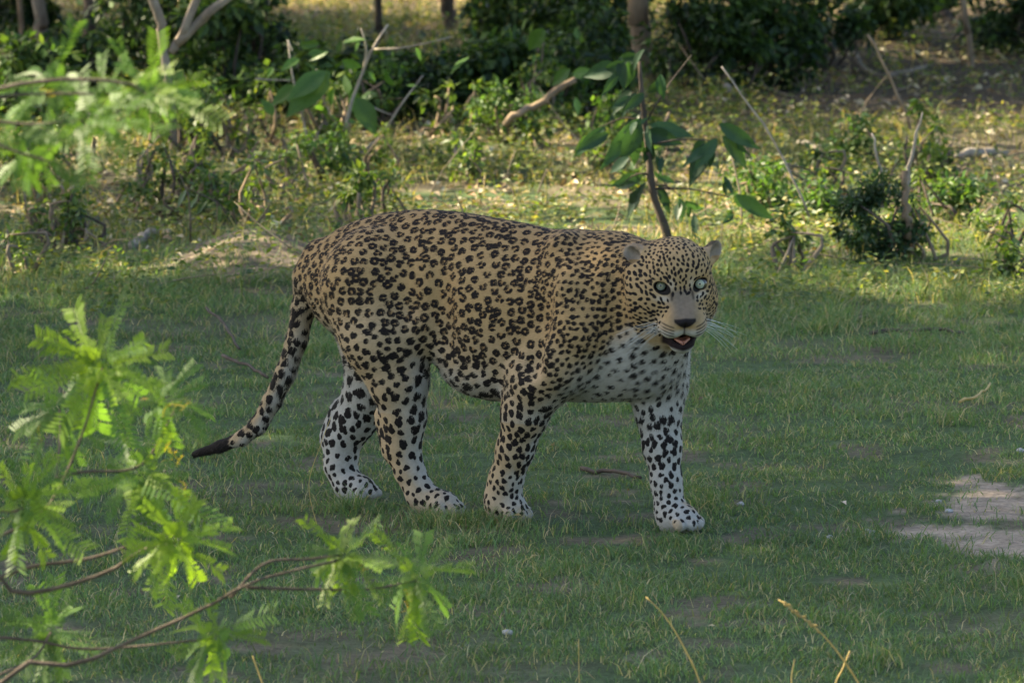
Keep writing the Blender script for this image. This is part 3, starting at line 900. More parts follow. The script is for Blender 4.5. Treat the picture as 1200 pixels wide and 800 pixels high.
def build_ground_cover():
    rng = np.random.default_rng(2)
    # --- the lawn
    n = 395000
    x, y = in_view_xy(rng, n, 11.6, 21.6)
    n = 90000                                             # and thinner beyond both sides of the picture
    y2 = rng.uniform(10.2, 22.5, n); s2 = rng.choice([-1, 1], n)
    x = np.concatenate([x, s2 * (y2 * 600 / F_PX + .35 + rng.uniform(0, 1.6, n))]); y = np.concatenate([y, y2]); n = len(x)
    b, p = bare_mask(x, y)
    dens = (.22 + .78 * sstep(.36, .60, fbm(x, y, 5.5, 61))) * (1 - .75 * b) * (1 - .88 * p) * sstep(21.8, 19.8, y)
    k = rng.random(n) < dens; x, y = x[k], y[k]; n = len(x)
    for u, v in ((600, 606), (575, 604), (805, 627), (785, 625), (530, 604), (505, 602), (430, 590), (410, 586)):      # tufts about the paws
        c = on_ground(u, v + 3); m = 170
        x = np.concatenate([x, c[0] + rng.normal(0, .035, m)]); y = np.concatenate([y, c[1] - np.abs(rng.normal(0, .10, m)) - .015])
    n = len(x)
    tall = fbm(x, y, 1.7, 71); tuft = sstep(.62, .78, fbm(x, y, 6, 81))
    h = rng.uniform(.010, .034, n) * (.50 + 1.0 * tall) * (1 + 1.1 * tuft) * (1 + .7 * sstep(17.5, 20.5, y))
    h[-1360:] *= 1.7
    w = rng.uniform(.0018, .0036, n)
    ln = rng.normal(0, .75, (n, 3)); ln[:, 2] = -np.abs(rng.normal(0, .25, n))
    z = ground_z(x, y) - .002
    V, F = blades(np.stack([x, y, z], 1), ln, h, w, rng)
    patch = fbm(x, y, 1.1, 91)[:, None]
    C = tinted(rng, n, [(.098, .168, .066), (.132, .205, .080), (.165, .195, .088), (.38, .32, .20)], [.34, .34, .18, .14])
    C = C * (.70 + .55 * patch)
    stuff('lawn_grass', V, F, C, 5, MAT['grass'], 'short green grass covering the clearing around the leopard', 'grass')
    # --- taller weeds and tufts towards the thicket
    n = 110000
    x, y = in_view_xy(rng, n, 19.4, 35.0, 1.2)
    b, p = bare_mask(x, y)
    k = rng.random(n) < (sstep(.46, .66, fbm(x, y, 2.6, 101)) * (1 - .5 * b) * (1 - .7 * sstep(25, 26.5, y) * sstep(30, 28.5, y)) + .05) * .8 * (1 - .8 * sstep(.75, 1.2, x) * sstep(25.5, 26.5, y))
    x, y = x[k], y[k]; n = len(x)
    h = rng.uniform(.04, .13, n) * (.6 + .9 * fbm(x, y, 1.5, 111)); w = rng.uniform(.003, .006, n)
    ln = rng.normal(0, .6, (n, 3)); ln[:, 2] = -np.abs(rng.normal(0, .2, n))
    V, F = blades(np.stack([x, y, ground_z(x, y) - .003], 1), ln, h, w, rng)
    C = tinted(rng, n, [(.095, .125, .030), (.15, .16, .04), (.36, .29, .15)], [.36, .30, .34])
    stuff('tall_grass', V, F, C, 5, MAT['grass'], 'sunlit taller grass and straw in front of the thicket', 'grass')
    # --- low leafy weeds
    n = 32000
    x, y = in_view_xy(rng, n, 19.0, 35.0, 1.2)
    dim = sstep(.75, 1.2, x) * sstep(25.5, 26.5, y)              # little grows under the trees on that side
    k = rng.random(n) < (sstep(.42, .60, fbm(x, y, 2.0, 121)) + .05) * (1 - .8 * dim)
    x, y = x[k], y[k]; m = 6; n = len(x)
    hh = rng.uniform(.02, .14, n) * (.5 + fbm(x, y, 1.3, 131))
    base = np.stack([x, y, ground_z(x, y)], 1)
    base = np.repeat(base, m, 0); N_ = len(base)
    off = rng.normal(0, .022, (N_, 3)); off[:, 2] = np.repeat(hh, m) * rng.uniform(.2, 1, N_)
    d = rng.normal(0, 1, (N_, 3)); d[:, 2] = rng.uniform(-.3, .5, N_)
    nr = np.array([-.2, -.2, 1.0]) + rng.normal(0, .45, (N_, 3))
    V, F = diamonds(base + off, d, nr, rng.uniform(.014, .034, N_), rng.uniform(.008, .018, N_))
    C = tinted(rng, N_, [(.095, .135, .026), (.150, .175, .034), (.050, .090, .028), (.22, .20, .06)], [.35, .30, .17, .18])
    stuff('leafy_weeds', V, F, C, 4, MAT['leaf'], 'low leafy weeds growing in the sunlit strip before the thicket', 'weeds')
    # --- dead leaves
    n = 55000
    x, y = in_view_xy(rng, n, 12.0, 35.0, .9)
    k = rng.random(n) < (.03 + .9 * (1 - .5 * sstep(.75, 1.2, x) * sstep(25.5, 26.5, y))) * sstep(19.5, 22.5, y) * (.25 + .75 * sstep(.4, .6, fbm(x, y, 2.3, 141))) + .009
    x, y = x[k], y[k]; n = len(x)
    d = rng.normal(0, 1, (n, 3)); d[:, 2] *= .25
    nr = np.array([0, 0, 1.0]) + rng.normal(0, .35, (n, 3))
    sz = rng.uniform(.018, .055, n) * np.where(y < 19.5, .55, 1)
    V, F = leaf_cards(np.stack([x, y, ground_z(x, y) + rng.uniform(.004, .03, n)], 1), d, nr, sz, sz * rng.uniform(.35, .6, n), .25, .2)
    C = tinted(rng, n, [(.26, .18, .10), (.42, .33, .21), (.12, .08, .045), (.58, .49, .36)], [.32, .28, .22, .18])
    stuff('leaf_litter', V, F, C, 5, MAT['litter'], 'dry brown leaf litter scattered under the thicket', 'leaf litter')

def build_twig_litter():
    rng = np.random.default_rng(66); parts = []
    x, y = in_view_xy(rng, 560, 19.6, 33.0)
    for a, b in zip(x, y):
        L = rng.uniform(.08, .35); d = unit(np.array([rng.normal(), rng.normal() * .8, abs(rng.normal(0, .22))]))
        if rng.random() < .13: d = unit(np.array([rng.normal(0, .5), rng.normal(0, .5), 1.0])); L *= .9
        p = np.array([a, b, float(ground_z(a, b)) + .004])
        parts.append(tube(curve_pts([p, p + d * L * .5 + rng.normal(0, .025, 3), p + d * L], 5), np.linspace(.0036, .0012, 5) * rng.uniform(.6, 1.3), 4))
    o = link(bpy.data.objects.new('twig_litter', py_mesh('twig_litter', parts, MAT['twigs'])))
    tag(o, 'scattered dry twigs on the ground under the thicket', 'twigs', None, 'stuff')

# ------------------------------------------------------------------ trees and bushes
def crown_mesh(name, c, r, n, size, cols, wts, seed, clump=.35, nclump=60, mat='leaf'):
    """foliage gathered in clumps through a crown, leaving gaps"""
    rng = np.random.default_rng(seed)
    q = unit(rng.normal(0, 1, (nclump, 3))) * rng.uniform(.25, 1, (nclump, 1)) ** .6
    cc = q * np.array(r)
    i = rng.integers(0, nclump, n)
    rad = rng.uniform(.5, 1.2, nclump)[i][:, None] * clump
    g = unit(rng.normal(0, 1, (n, 3))) * rng.uniform(0, 1, (n, 1)) ** .5
    p = cc[i] + g * rad * np.array([1, 1, .7]) + np.array(c)
    d = g + rng.normal(0, .6, (n, 3)); d[:, 2] -= .35
    nr = np.array([0, 0, 1.0]) + rng.normal(0, .5, (n, 3)) + g * .4
    ln = size * rng.uniform(.6, 1.25, n)
    V, F = diamonds(p, d, nr, ln, ln * rng.uniform(.38, .6, n))
    return mesh_np(name, V, F, MAT[mat], False, np.repeat(tinted(rng, n, cols, wts), 4, axis=0)), cc + np.array(c)

GREENS = [(.040, .085, .028), (.060, .115, .032), (.085, .135, .035), (.030, .065, .025)]

def tree(name, label, path, radii, crown_c, crown_r, bark_key, seed, nleaf=5000, group=None, forks=(), leaf=.09, nclump=60, clump=.45):
    """path: trunk centre line from the ground up, in world coordinates"""
    rng = np.random.default_rng(seed)
    root_p = np.array(path[0], float)
    o = empty(name, root_p)
    tag(o, label, 'tree', group)
    loc = [np.asarray(p, float) - root_p for p in path]
    loc[0] = loc[0] - np.array([0, 0, .06])
    t = curve_pts(loc, 14); rr = np.interp(np.linspace(0, 1, 14), np.linspace(0, 1, len(radii)), radii)
    cm, cl = crown_mesh('crown', np.asarray(crown_c) - root_p, crown_r, nleaf, leaf, GREENS, [.35, .3, .15, .2], seed, clump, nclump)
    parts = [tube(t, rr, 9, .10, rng)]
    for fpath, fr in forks:
        fp = curve_pts([np.asarray(p, float) - root_p for p in fpath], 10)
        parts.append(tube(fp, np.linspace(fr[0], fr[1], 10), 8, .10, rng))
    top = t[-1]
    for k in range(9):                                    # limbs out into the crown
        e = cl[rng.integers(len(cl))]; s = t[rng.integers(10, 14)]
        parts.append(tube(curve_pts([s, .5 * (s + e) + rng.normal(0, .15, 3), e], 6), np.linspace(rr[-1] * .8, .012, 6), 5))
    link(bpy.data.objects.new('trunk', py_mesh('trunk', parts, MAT[bark_key])), o)
    link(bpy.data.objects.new('crown', cm), o)
    return o

def bush(name, label, base, h, rx, n, size, cols, wts, seed, group=None, nclump=26, clump=.13, stem='twig', nstem=7, squash=1.0, lift=.5):
    rng = np.random.default_rng(seed)
    base = np.array([base[0], base[1], float(ground_z(base[0], base[1]))])
    o = empty(name, base); tag(o, label, 'bush', group)
    cm, cl = crown_mesh('foliage', (0, 0, h * lift), (rx, rx * squash, h * (1 - lift * .98)), n, size, cols, wts, seed, clump, nclump)
    parts = []
    for k in range(nstem):
        e = cl[rng.integers(len(cl))]; s = np.array([*rng.normal(0, .025, 2), -.02])
        parts.append(tube(curve_pts([s, .5 * (s + e) + rng.normal(0, .05, 3), e], 6), np.linspace(.010, .003, 6), 5))
    link(bpy.data.objects.new('stem', py_mesh('stem', parts, MAT[stem])), o)
    link(bpy.data.objects.new('foliage', cm), o)
    return o

def build_trees():
    G = lambda u, v: on_ground(u, v)
    def up(u, v, base):                     # a point above, seen at u, v, as far off as the base
        return at_depth(u, v, base[1])
    b = G(48, 88)
    tree('pale_tree', 'pale barked leaning tree trunk beside the dark straight trunk', [b, up(52, 60, b), up(46, 30, b), up(44, -5, b), b + np.array([-.3, .2, 1.6]), b + np.array([-.2, .4, 3.0])], [.036, .030, .032, .030, .025, .02],
         b + np.array([-.2, .6, 3.2]), (1.6, 1.5, 1.2), 'bark_pale', 401, 4500)
    b = G(107, 92)
    tree('brown_tree', 'straight dark brown tree trunk beside the pale leaning trunk', [b, up(107, 50, b), up(106, 10, b), b + np.array([.05, 0, 1.8]), b + np.array([.1, .2, 3.2])], [.040, .032, .030, .026, .02],
         b + np.array([.1, .6, 3.4]), (1.6, 1.5, 1.2), 'bark_dark', 402, 4500)
    b = G(24, 84)
    tree('thin_tree', 'thin brown tree stem beside the pale leaning trunk', [b, up(27, 50, b), up(22, -5, b), b + np.array([-.1, .1, 1.6]), b + np.array([-.2, .3, 2.6])], [.013, .012, .012, .011, .01], b + np.array([-.2, .6, 3.0]), (1.0, 1.0, .8), 'bark_tan', 408, 1500)
    b = G(262, 96)
    tree('thin_tree', 'thin dark tree stem behind the pale forked tree', [b, up(258, 50, b), up(264, -5, b), b + np.array([.1, .1, 1.6]), b + np.array([.2, .3, 2.6])], [.016, .014, .013, .012, .01], b + np.array([.2, .6, 3.0]), (1.0, 1.0, .8), 'bark_dark', 409, 1500)
    b = G(204, 186)
    f1 = up(200, 62, b)
    tree('forked_tree', 'pale forked tree with a dark limb leaning out to one side', [b, up(201, 140, b), up(197, 92, b), up(188, 40, b), up(178, -6, b), b + np.array([-.5, .2, 1.7]), b + np.array([-.6, .5, 2.8])], [.018, .017, .018, .018, .018, .016, .014],
         b + np.array([.3, .8, 2.9]), (1.4, 1.3, 1.0), 'bark_pale', 403, 4000,
         forks=[([f1, up(214, 40, b), up(232, -4, b), b + np.array([.5, .2, 1.6])], (.017, .015)), ([up(207, 52, b), up(238, 22, b), up(272, -6, b), b + np.array([1.0, .3, 1.2])], (.019, .015))])
    b = G(447, 62)
    tree('slender_tree', 'slender dark tree trunk rising from sunlit weeds', [b, up(446, 30, b), up(443, -5, b), b + np.array([0, 0, 1.9]), b + np.array([.1, .2, 3.1])], [.020, .018, .018, .016, .014],
         b + np.array([.1, .6, 3.9]), (1.3, 1.3, 1.0), 'bark_dark', 404, 2400)
    b = G(526, 34)
    tree('shaded_tree', 'dark grey tree trunk standing farthest back in the thicket', [b, up(526, 10, b), up(524, -12, b), b + np.array([0, .1, 1.9]), b + np.array([-.1, .2, 3.4])], [.042, .038, .036, .03, .024],
         b + np.array([0, .8, 4.4]), (1.6, 1.5, 1.2), 'bark_dark', 405, 2600)
    b = G(753, 104)
    tree('tan_tree', 'tan barked tree trunk standing behind the large leafed sapling', [b, up(753, 60, b), up(750, 20, b), up(748, -6, b), b + np.array([0, .1, 1.9]), b + np.array([.1, .2, 3.3])], [.048, .042, .044, .044, .035, .028],
         b + np.array([.5, .6, 2.9]), (1.6, 1.5, 1.1), 'bark_tan', 406, 6000)
    b = G(1140, 80)
    tree('thin_tree', 'thin grey brown tree stem behind the fallen logs', [b, up(1135, 40, b), up(1128, -5, b), b + np.array([-.2, .1, 1.7]), b + np.array([-.3, .3, 2.9])], [.016, .015, .015, .014, .012],
         b + np.array([-.2, .3, 2.7]), (1.6, 1.8, 1.1), 'bark_tan', 407, 6000)
    for k, (x, y, lab) in enumerate([(1.05, 30.6, 'low tree added for shade behind the dark bushes'), (2.35, 29.6, 'low tree added for shade at the edge of the brown leaf litter'), (3.6, 31.5, 'low tree added for shade beyond the fallen logs'), (-2.7, 31.0, 'low tree added for shade behind the pale trunks'), (-3.6, 29.0, 'low tree added for shade beside the pale trunks'), (2.9, 27.6, 'low tree added for shade beside the pale fallen log'), (.2, 34.5, 'low tree added for shade far behind the thicket')]):
        p = np.array([x, y, 0.0])  # mostly unseen trees, added so their low crowns darken the back of the thicket
        tree('added_shade_tree', lab, [p, p + np.array([.02, 0, .5]), p + np.array([-.03, .03, 1.1]), p + np.array([.05, 0, 1.8])], [.035, .03, .028, .022], p + np.array([0, .1, 2.3]), (1.5, 1.4, 1.1), 'bark_dark', 440 + k, 5200, nclump=70, clump=.4)
    # big trees on the sunny side, out of the picture, whose shade lies over the clearing
    for k, (x, y, cz, rx, ry, rz, den, ncl) in enumerate(SHADE_TREES):
        p = np.array([x, y, 0.0])
        tree('shade_tree', 'tall spreading shade tree at the edge of the clearing', [p, p + np.array([.1, 0, 1.2]), p + np.array([0, .1, 2.6]), p + np.array([.1, .1, cz])], [.20, .16, .14, .10],
             (x, y, cz), (rx, ry, rz), 'bark_dark', 420 + k, int(den * rx * ry), 'shade trees beside the clearing', leaf=.17, nclump=int(ncl * rx * ry), clump=.55)

# x, y, crown height, crown radii, leaves per square metre of crown
SHADE_TREES = [(-5.5, 15.4, 5.5, 2.3, 2.0, 1.2, 2000, 30), (-5.6, 19.6, 5.6, 2.3, 2.2, 1.2, 2000, 30), (-8.2, 18.0, 8.0, 2.4, 4.0, 1.3, 1600, 30), (-5.7, 11.8, 5.0, 1.5, 1.0, .9, 170, 5), (-5.6, 21.9, 5.4, 2.2, .7, .7, 420, 6), (-5.4, 25.1, 5.6, 2.1, 2.0, 1.0, 190, 3),
               (-7.5, 23.6, 5.6, 1.5, 2.0, 1.0, 1300, 26), (-5.4, 27.6, 5.4, 2.6, 1.0, .7, 1200, 24), (-3.4, 30.8, 5.6, 1.6, 2.8, 1.0, 1300, 26), (-6.0, 32.0, 5.4, 2.0, 2.4, .9, 620, 7), (-8.6, 31.5, 6.5, 1.8, 3.0, 1.0, 1000, 24)]

def build_bushes():
    rng = np.random.default_rng(77)
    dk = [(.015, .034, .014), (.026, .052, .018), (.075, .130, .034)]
    spots = [(330, 146, .34, .20), (395, 148, .31, .20), (455, 147, .30, .20), (520, 147, .30, .20), (580, 146, .30, .20), (635, 144, .33, .20), (685, 136, .42, .20), (255, 130, .46, .18), (300, 122, .50, .18), (150, 104, .42, .18), (20, 146, .38, .18), (85, 128, .32, .16), (215, 90, .5, .2),
             (705, 86, .55, .2), (660, 80, .4, .18), (812, 112, .48, .18), (862, 110, .52, .20), (915, 106, .50, .19), (965, 84, .40, .18), (1040, 50, .26, .18), (1190, 60, .34, .2), (1100, 22, .3, .2), (600, 70, .30, .18), (20, 60, .4, .2)]
    for k, (u, v, h, rx) in enumerate(spots):
        p = on_ground(u, v)
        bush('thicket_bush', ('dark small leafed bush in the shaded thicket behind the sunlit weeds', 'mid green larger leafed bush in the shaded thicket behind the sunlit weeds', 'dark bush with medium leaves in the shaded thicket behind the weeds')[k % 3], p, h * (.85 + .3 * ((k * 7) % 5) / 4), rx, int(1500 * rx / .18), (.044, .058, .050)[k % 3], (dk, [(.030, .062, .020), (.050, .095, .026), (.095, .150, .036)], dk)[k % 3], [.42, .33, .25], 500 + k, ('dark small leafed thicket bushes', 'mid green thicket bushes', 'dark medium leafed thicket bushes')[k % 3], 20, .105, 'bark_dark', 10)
    # the small dark bush with dead stems on the right
    p = on_ground(1028, 312)
    bush('small_bush', 'small dense dark green bush with bare dead stems standing in it', p, .30, .135, 3600, .024, [(.028, .060, .026), (.045, .085, .035), (.10, .15, .08)], [.5, .4, .1], 560, None, 30, .050, 'twig', 7, 1.0, .45)
    # low leafy shrubs at the edge of the sun
    for k, (u, v, h, rx, lab) in enumerate([(250, 262, .20, .10, 'low yellow green leafy shrub beside the bare earth mound'), (385, 215, .22, .12, 'leafy weed shrub behind the leopard rump with dry twigs'),
                                           (905, 255, .26, .11, 'sunlit light green weedy shrub beside the small dark bush'), (955, 262, .16, .09, 'tiny sunlit shrub touching the small dark bush'),
                                           (1120, 262, .20, .10, 'dull green shrub in front of the fallen logs'), (60, 215, .32, .2, 'dark leafy shrub at the shaded edge of the lawn'),
                                           (600, 175, .25, .14, 'low leafy shrub in the sunlit strip above the leopard back'), (1000, 190, .2, .12, 'low shrub beside the pale fallen log'), (430, 160, .30, .15, 'mid green leafy shrub growing among the pale forked twigs'), (650, 150, .30, .14, 'leafy shrub beside the long grey slanting branch'), (230, 180, .30, .14, 'leafy shrub at the foot of the pale forked tree'), (715, 175, .2, .1, 'leafy weed shrub beside the sapling stem')]):
        bush('low_shrub', lab, on_ground(u, v), h, rx, 520, .034, [(.06, .12, .03), (.09, .15, .035), (.045, .09, .03)], [.4, .35, .25], 580 + k, None, 14, .06, 'twig', 6)

def build_weed_plants():
    R = random.Random(31)
    spots = [(R.uniform(180, 470), R.uniform(165, 285)) for _ in range(20)] + [(R.uniform(860, 1190), R.uniform(195, 330)) for _ in range(14)] + [(R.uniform(0, 180), R.uniform(190, 330)) for _ in range(10)] + [(R.uniform(500, 850), R.uniform(160, 225)) for _ in range(12)]
    spots += [(R.uniform(150, 480), R.uniform(118, 195)) for _ in range(20)] + [(R.uniform(560, 760), R.uniform(110, 165)) for _ in range(8)]
    for k, (u, v) in enumerate(spots):
        h = R.uniform(.10, .30) * (1.35 if k >= 56 else 1)
        bush('weed_plant', 'thin stemmed leafy weed at the sunlit edge of the thicket', on_ground(u, v), h, R.uniform(.04, .09), R.randint(70, 170), R.uniform(.024, .044), [(.075, .125, .028), (.120, .165, .034), (.045, .085, .028)], [.4, .35, .25], 700 + k,
             'leafy weeds at the thicket edge', 9, .035, R.choice(['twig', 'bark_tan', 'twigs']), R.randint(4, 8))

# ------------------------------------------------------------------ large-leafed saplings, twigs and logs
def broad_leaf_mesh(name, width, droop, fold, mat):
    V, F = [], []; K = 9
    for i in range(K):
        t = i / (K - 1)
        w = width * math.sin(math.pi * min(1, t * 1.02 + .02) ** .82) * .5 + (.004 if 0 < i < K - 1 else .001)
        z = -droop * t * t
        for a in (-1, -.5, 0, .5, 1):
            V.append((a * w, t, z + fold * abs(a) * w + .012 * math.sin(t * 19 + a) * (abs(a) > .4)))
    for i in range(K - 1):
        for j in range(4):
            F.append((i * 5 + j, i * 5 + j + 1, (i + 1) * 5 + j + 1, (i + 1) * 5 + j))
    return mesh_np(name, V, F, mat, True)

def place_blade(name, me, base, tip, parent, org, up=(0, 0, 1), twist=0.0, sx=1.0):
    base = np.asarray(base, float); tip = np.asarray(tip, float)
    d = tip - base; L = np.linalg.norm(d); d = d / L
    up = np.asarray(up, float); s = np.cross(d, up)
    if np.linalg.norm(s) < .15: s = np.cross(d, np.array([.3, -1, .2]))
    s = s / np.linalg.norm(s); n = np.cross(s, d)
    s, n = s * math.cos(twist) + n * math.sin(twist), n * math.cos(twist) - s * math.sin(twist)
    M = Matrix(((s[0], d[0], n[0]), (s[1], d[1], n[1]), (s[2], d[2], n[2])))
    o = bpy.data.objects.new(name, me); link(o, parent)
    o.rotation_mode = 'QUATERNION'; o.rotation_quaternion = M.to_quaternion()
    o.location = base - org; o.scale = (L * sx, L, L)
    return o

def build_saplings():
    rng = np.random.default_rng(5); R = random.Random(5)
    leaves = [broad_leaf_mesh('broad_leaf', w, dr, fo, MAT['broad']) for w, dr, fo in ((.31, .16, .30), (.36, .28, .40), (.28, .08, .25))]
    # sapling standing behind the leopard's neck
    base = on_ground(788, 292); D = base[1]
    q = lambda zx, zy, dy=0.0: at_depth(640 + zx / 2.76, zy / 2.76, D + dy)
    o = empty('leafy_sapling', base); tag(o, 'young sapling with large drooping dark green leaves behind the leopard', 'sapling')
    stem = curve_pts([base - np.array([0, 0, .03]), q(385, 735), q(345, 620), q(330, 480), q(312, 330), q(302, 200)], 16) - base
    parts = [tube(stem, np.linspace(.017, .006, 16), 7, .12, rng)]
    for a, b in (((325, 470), (540, 455)), ((345, 610), (600, 640)), ((320, 400), (470, 180)), ((345, 600), (440, 640)), ((318, 390), (180, 410)), ((335, 560), (240, 600))):
        parts.append(tube(curve_pts([q(*a) - base, .5 * (q(*a) + q(*b)) - base + np.array([0, rng.uniform(-.04, .04), .015]), q(*b) - base], 6), np.linspace(.004, .0018, 6), 5))
    link(bpy.data.objects.new('stem', py_mesh('stem', parts, MAT['bark_dark'])), o)
    L = [(300, 385, 175, 555), (190, 410, 85, 510), (290, 430, 285, 545), (330, 420, 330, 505), (265, 200, 265, 300), (240, 215, 110, 245), (235, 245, 188, 305), (385, 255, 320, 315), (300, 370, 250, 430), (335, 405, 485, 440),
         (532, 458, 455, 602), (530, 470, 440, 535), (540, 480, 528, 545), (560, 400, 692, 485), (570, 440, 662, 550), (575, 570, 607, 632), (615, 630, 742, 717), (322, 592, 245, 708), (365, 598, 402, 697), (430, 640, 452, 712),
         (450, 650, 507, 688), (375, 510, 368, 552), (268, 510, 195, 560), (360, 570, 422, 592), (278, 290, 205, 375), (292, 300, 240, 382), (480, 690, 482, 778), (310, 570, 212, 602), (300, 180, 215, 205), (600, 680, 590, 722), (340, 460, 330, 540), (250, 430, 330, 380)]
    L = L + [(a + R.uniform(-25, 25), b + R.uniform(-25, 25), a + (c - a) * .62 + R.uniform(-30, 30), b + (d - b) * .62 + R.uniform(0, 40)) for a, b, c, d in L]
    for a, b, c, d in L:
        dy = R.uniform(-.07, .07)
        t = place_blade('leaf', R.choice(leaves), q(a, b, dy), q(c, d, dy + R.uniform(-.06, .05)), o, base, (R.uniform(-.4, .4), -1.0, R.uniform(-.1, .55)), R.uniform(-.5, .5), R.uniform(.9, 1.3))
    # broad-leafed shrub left of it, with pale forked twigs
    base = on_ground(392, 190); D = base[1]
    q = lambda zx, zy, dy=0.0: at_depth(300 + zx / 2.9625, zy / 2.9625, D + dy)
    o = empty('broadleaf_shrub', base); tag(o, 'leggy shrub with broad sunlit leaves and pale forked twigs', 'shrub')
    parts = []
    for pts, r in (([(300, 500), (330, 360), (372, 250), (398, 180), (458, 85)], .009), ([(372, 250), (383, 170), (365, 100)], .006), ([(280, 440), (225, 330), (210, 240)], .005), ([(182, 500), (160, 400), (128, 270), (110, 140)], .006),
                   ([(0, 275), (60, 278), (125, 280)], .005), ([(410, 172), (520, 165), (680, 128)], .005), ([(440, 470), (500, 370), (580, 262)], .006), ([(395, 368), (440, 388), (478, 402)], .005), ([(310, 470), (262, 470), (228, 422)], .009), ([(110, 140), (128, 180)], .004)):
        p3 = [q(a, b, R.uniform(-.05, .05)) - base for a, b in pts]
        parts.append(tube(curve_pts(p3, 8), np.linspace(r * .85, r * .4, 8), 6, .08, rng))
    p3 = [np.array([0, 0, -.03]), q(300, 500) - base]
    parts.append(tube(curve_pts(p3, 3), [.01, .009, .008], 6)); parts.append(tube(curve_pts([np.array([-.02, 0, -.03]), q(182, 500) - base], 3), [.008, .007, .006], 6))
    parts.append(tube(curve_pts([np.array([.02, 0, -.03]), q(440, 470) - base], 3), [.008, .007, .006], 6))
    link(bpy.data.objects.new('stem', py_mesh('stem', parts, MAT['deadwood'])), o)
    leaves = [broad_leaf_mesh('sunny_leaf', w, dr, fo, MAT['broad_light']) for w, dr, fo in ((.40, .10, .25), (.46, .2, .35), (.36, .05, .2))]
    L = [(255, 250, 98, 405), (240, 250, 105, 345), (150, 205, 85, 240), (60, 235, 35, 268), (300, 210, 370, 240), (270, 310, 250, 375), (330, 330, 300, 255), (180, 190, 240, 175), (250, 180, 180, 210), (390, 250, 420, 285), (330, 310, 360, 420),
         (350, 340, 420, 470), (420, 330, 340, 350), (205, 370, 240, 380), (555, 165, 575, 215), (740, 200, 670, 250), (560, 300, 520, 295), (360, 150, 335, 185), (150, 300, 40, 360), (220, 150, 150, 160), (300, 150, 380, 130), (60, 400, 20, 340), (480, 300, 440, 250), (770, 290, 780, 330),
         (1090, 240, 1020, 300), (1100, 260, 1170, 245), (1000, 100, 940, 180), (970, 190, 960, 220), (1110, 340, 1120, 400), (1180, 460, 1100, 555)]
    for a, b, c, d in L:
        dy = R.uniform(-.12, .12)
        place_blade('leaf', R.choice(leaves), q(a, b, dy), q(c, d, dy + R.uniform(-.06, .05)), o, base, (R.uniform(-.7, .2), R.uniform(-1, -.5), R.uniform(.2, .8)), R.uniform(-.5, .5), R.uniform(.85, 1.2))
    # sprig with hanging leaflets
    base = on_ground(262, 285); D = base[1]
    o = empty('small_sprig', base); tag(o, 'small bent sprig with four hanging leaflets over the earth mound', 'sprig')
    q = lambda u, v: at_depth(u, v, D) - base
    link(bpy.data.objects.new('stem', py_mesh('stem', [tube(curve_pts([(0, 0, -.02), q(268, 262), q(258, 240), q(240, 230), q(218, 220)], 10), np.linspace(.004, .002, 10), 6)], MAT['twig'])), o)
    for a, b, c, d in ((219, 222, 206, 244), (232, 231, 218, 249), (243, 236, 228, 252), (258, 240, 256, 262)):
        place_blade('leaf', leaves[0], at_depth(a, b, D), at_depth(c, d, D - .01), o, base, (-.5, -.6, .6), R.uniform(-.3, .3))

def stick(name, label, px, r0, r1, mat, z=.01, parent_depth=None, cat='stick', lift=None):
    """a fallen or leaning stick through photograph points; lies on the ground unless a depth is given"""
    rng = np.random.default_rng(len(label) * 7 + int(px[0][0]))
    P = [on_ground(u, v) if parent_depth is None else at_depth(u, v, parent_depth) for u, v in px]
    if parent_depth is None:
        P = [np.array([p[0], p[1], float(ground_z(p[0], p[1])) + z]) for p in P]
    org = P[0].copy()
    t = curve_pts([p - org for p in P], 10) + rng.normal(0, r0 * .45, (10, 3))
    o = bpy.data.objects.new(name, py_mesh(name, [tube(t, np.linspace(r0, r1, 10), 7, .14, rng)], MAT[mat]))
    o.location = org; link(o); tag(o, label, cat)
    return o

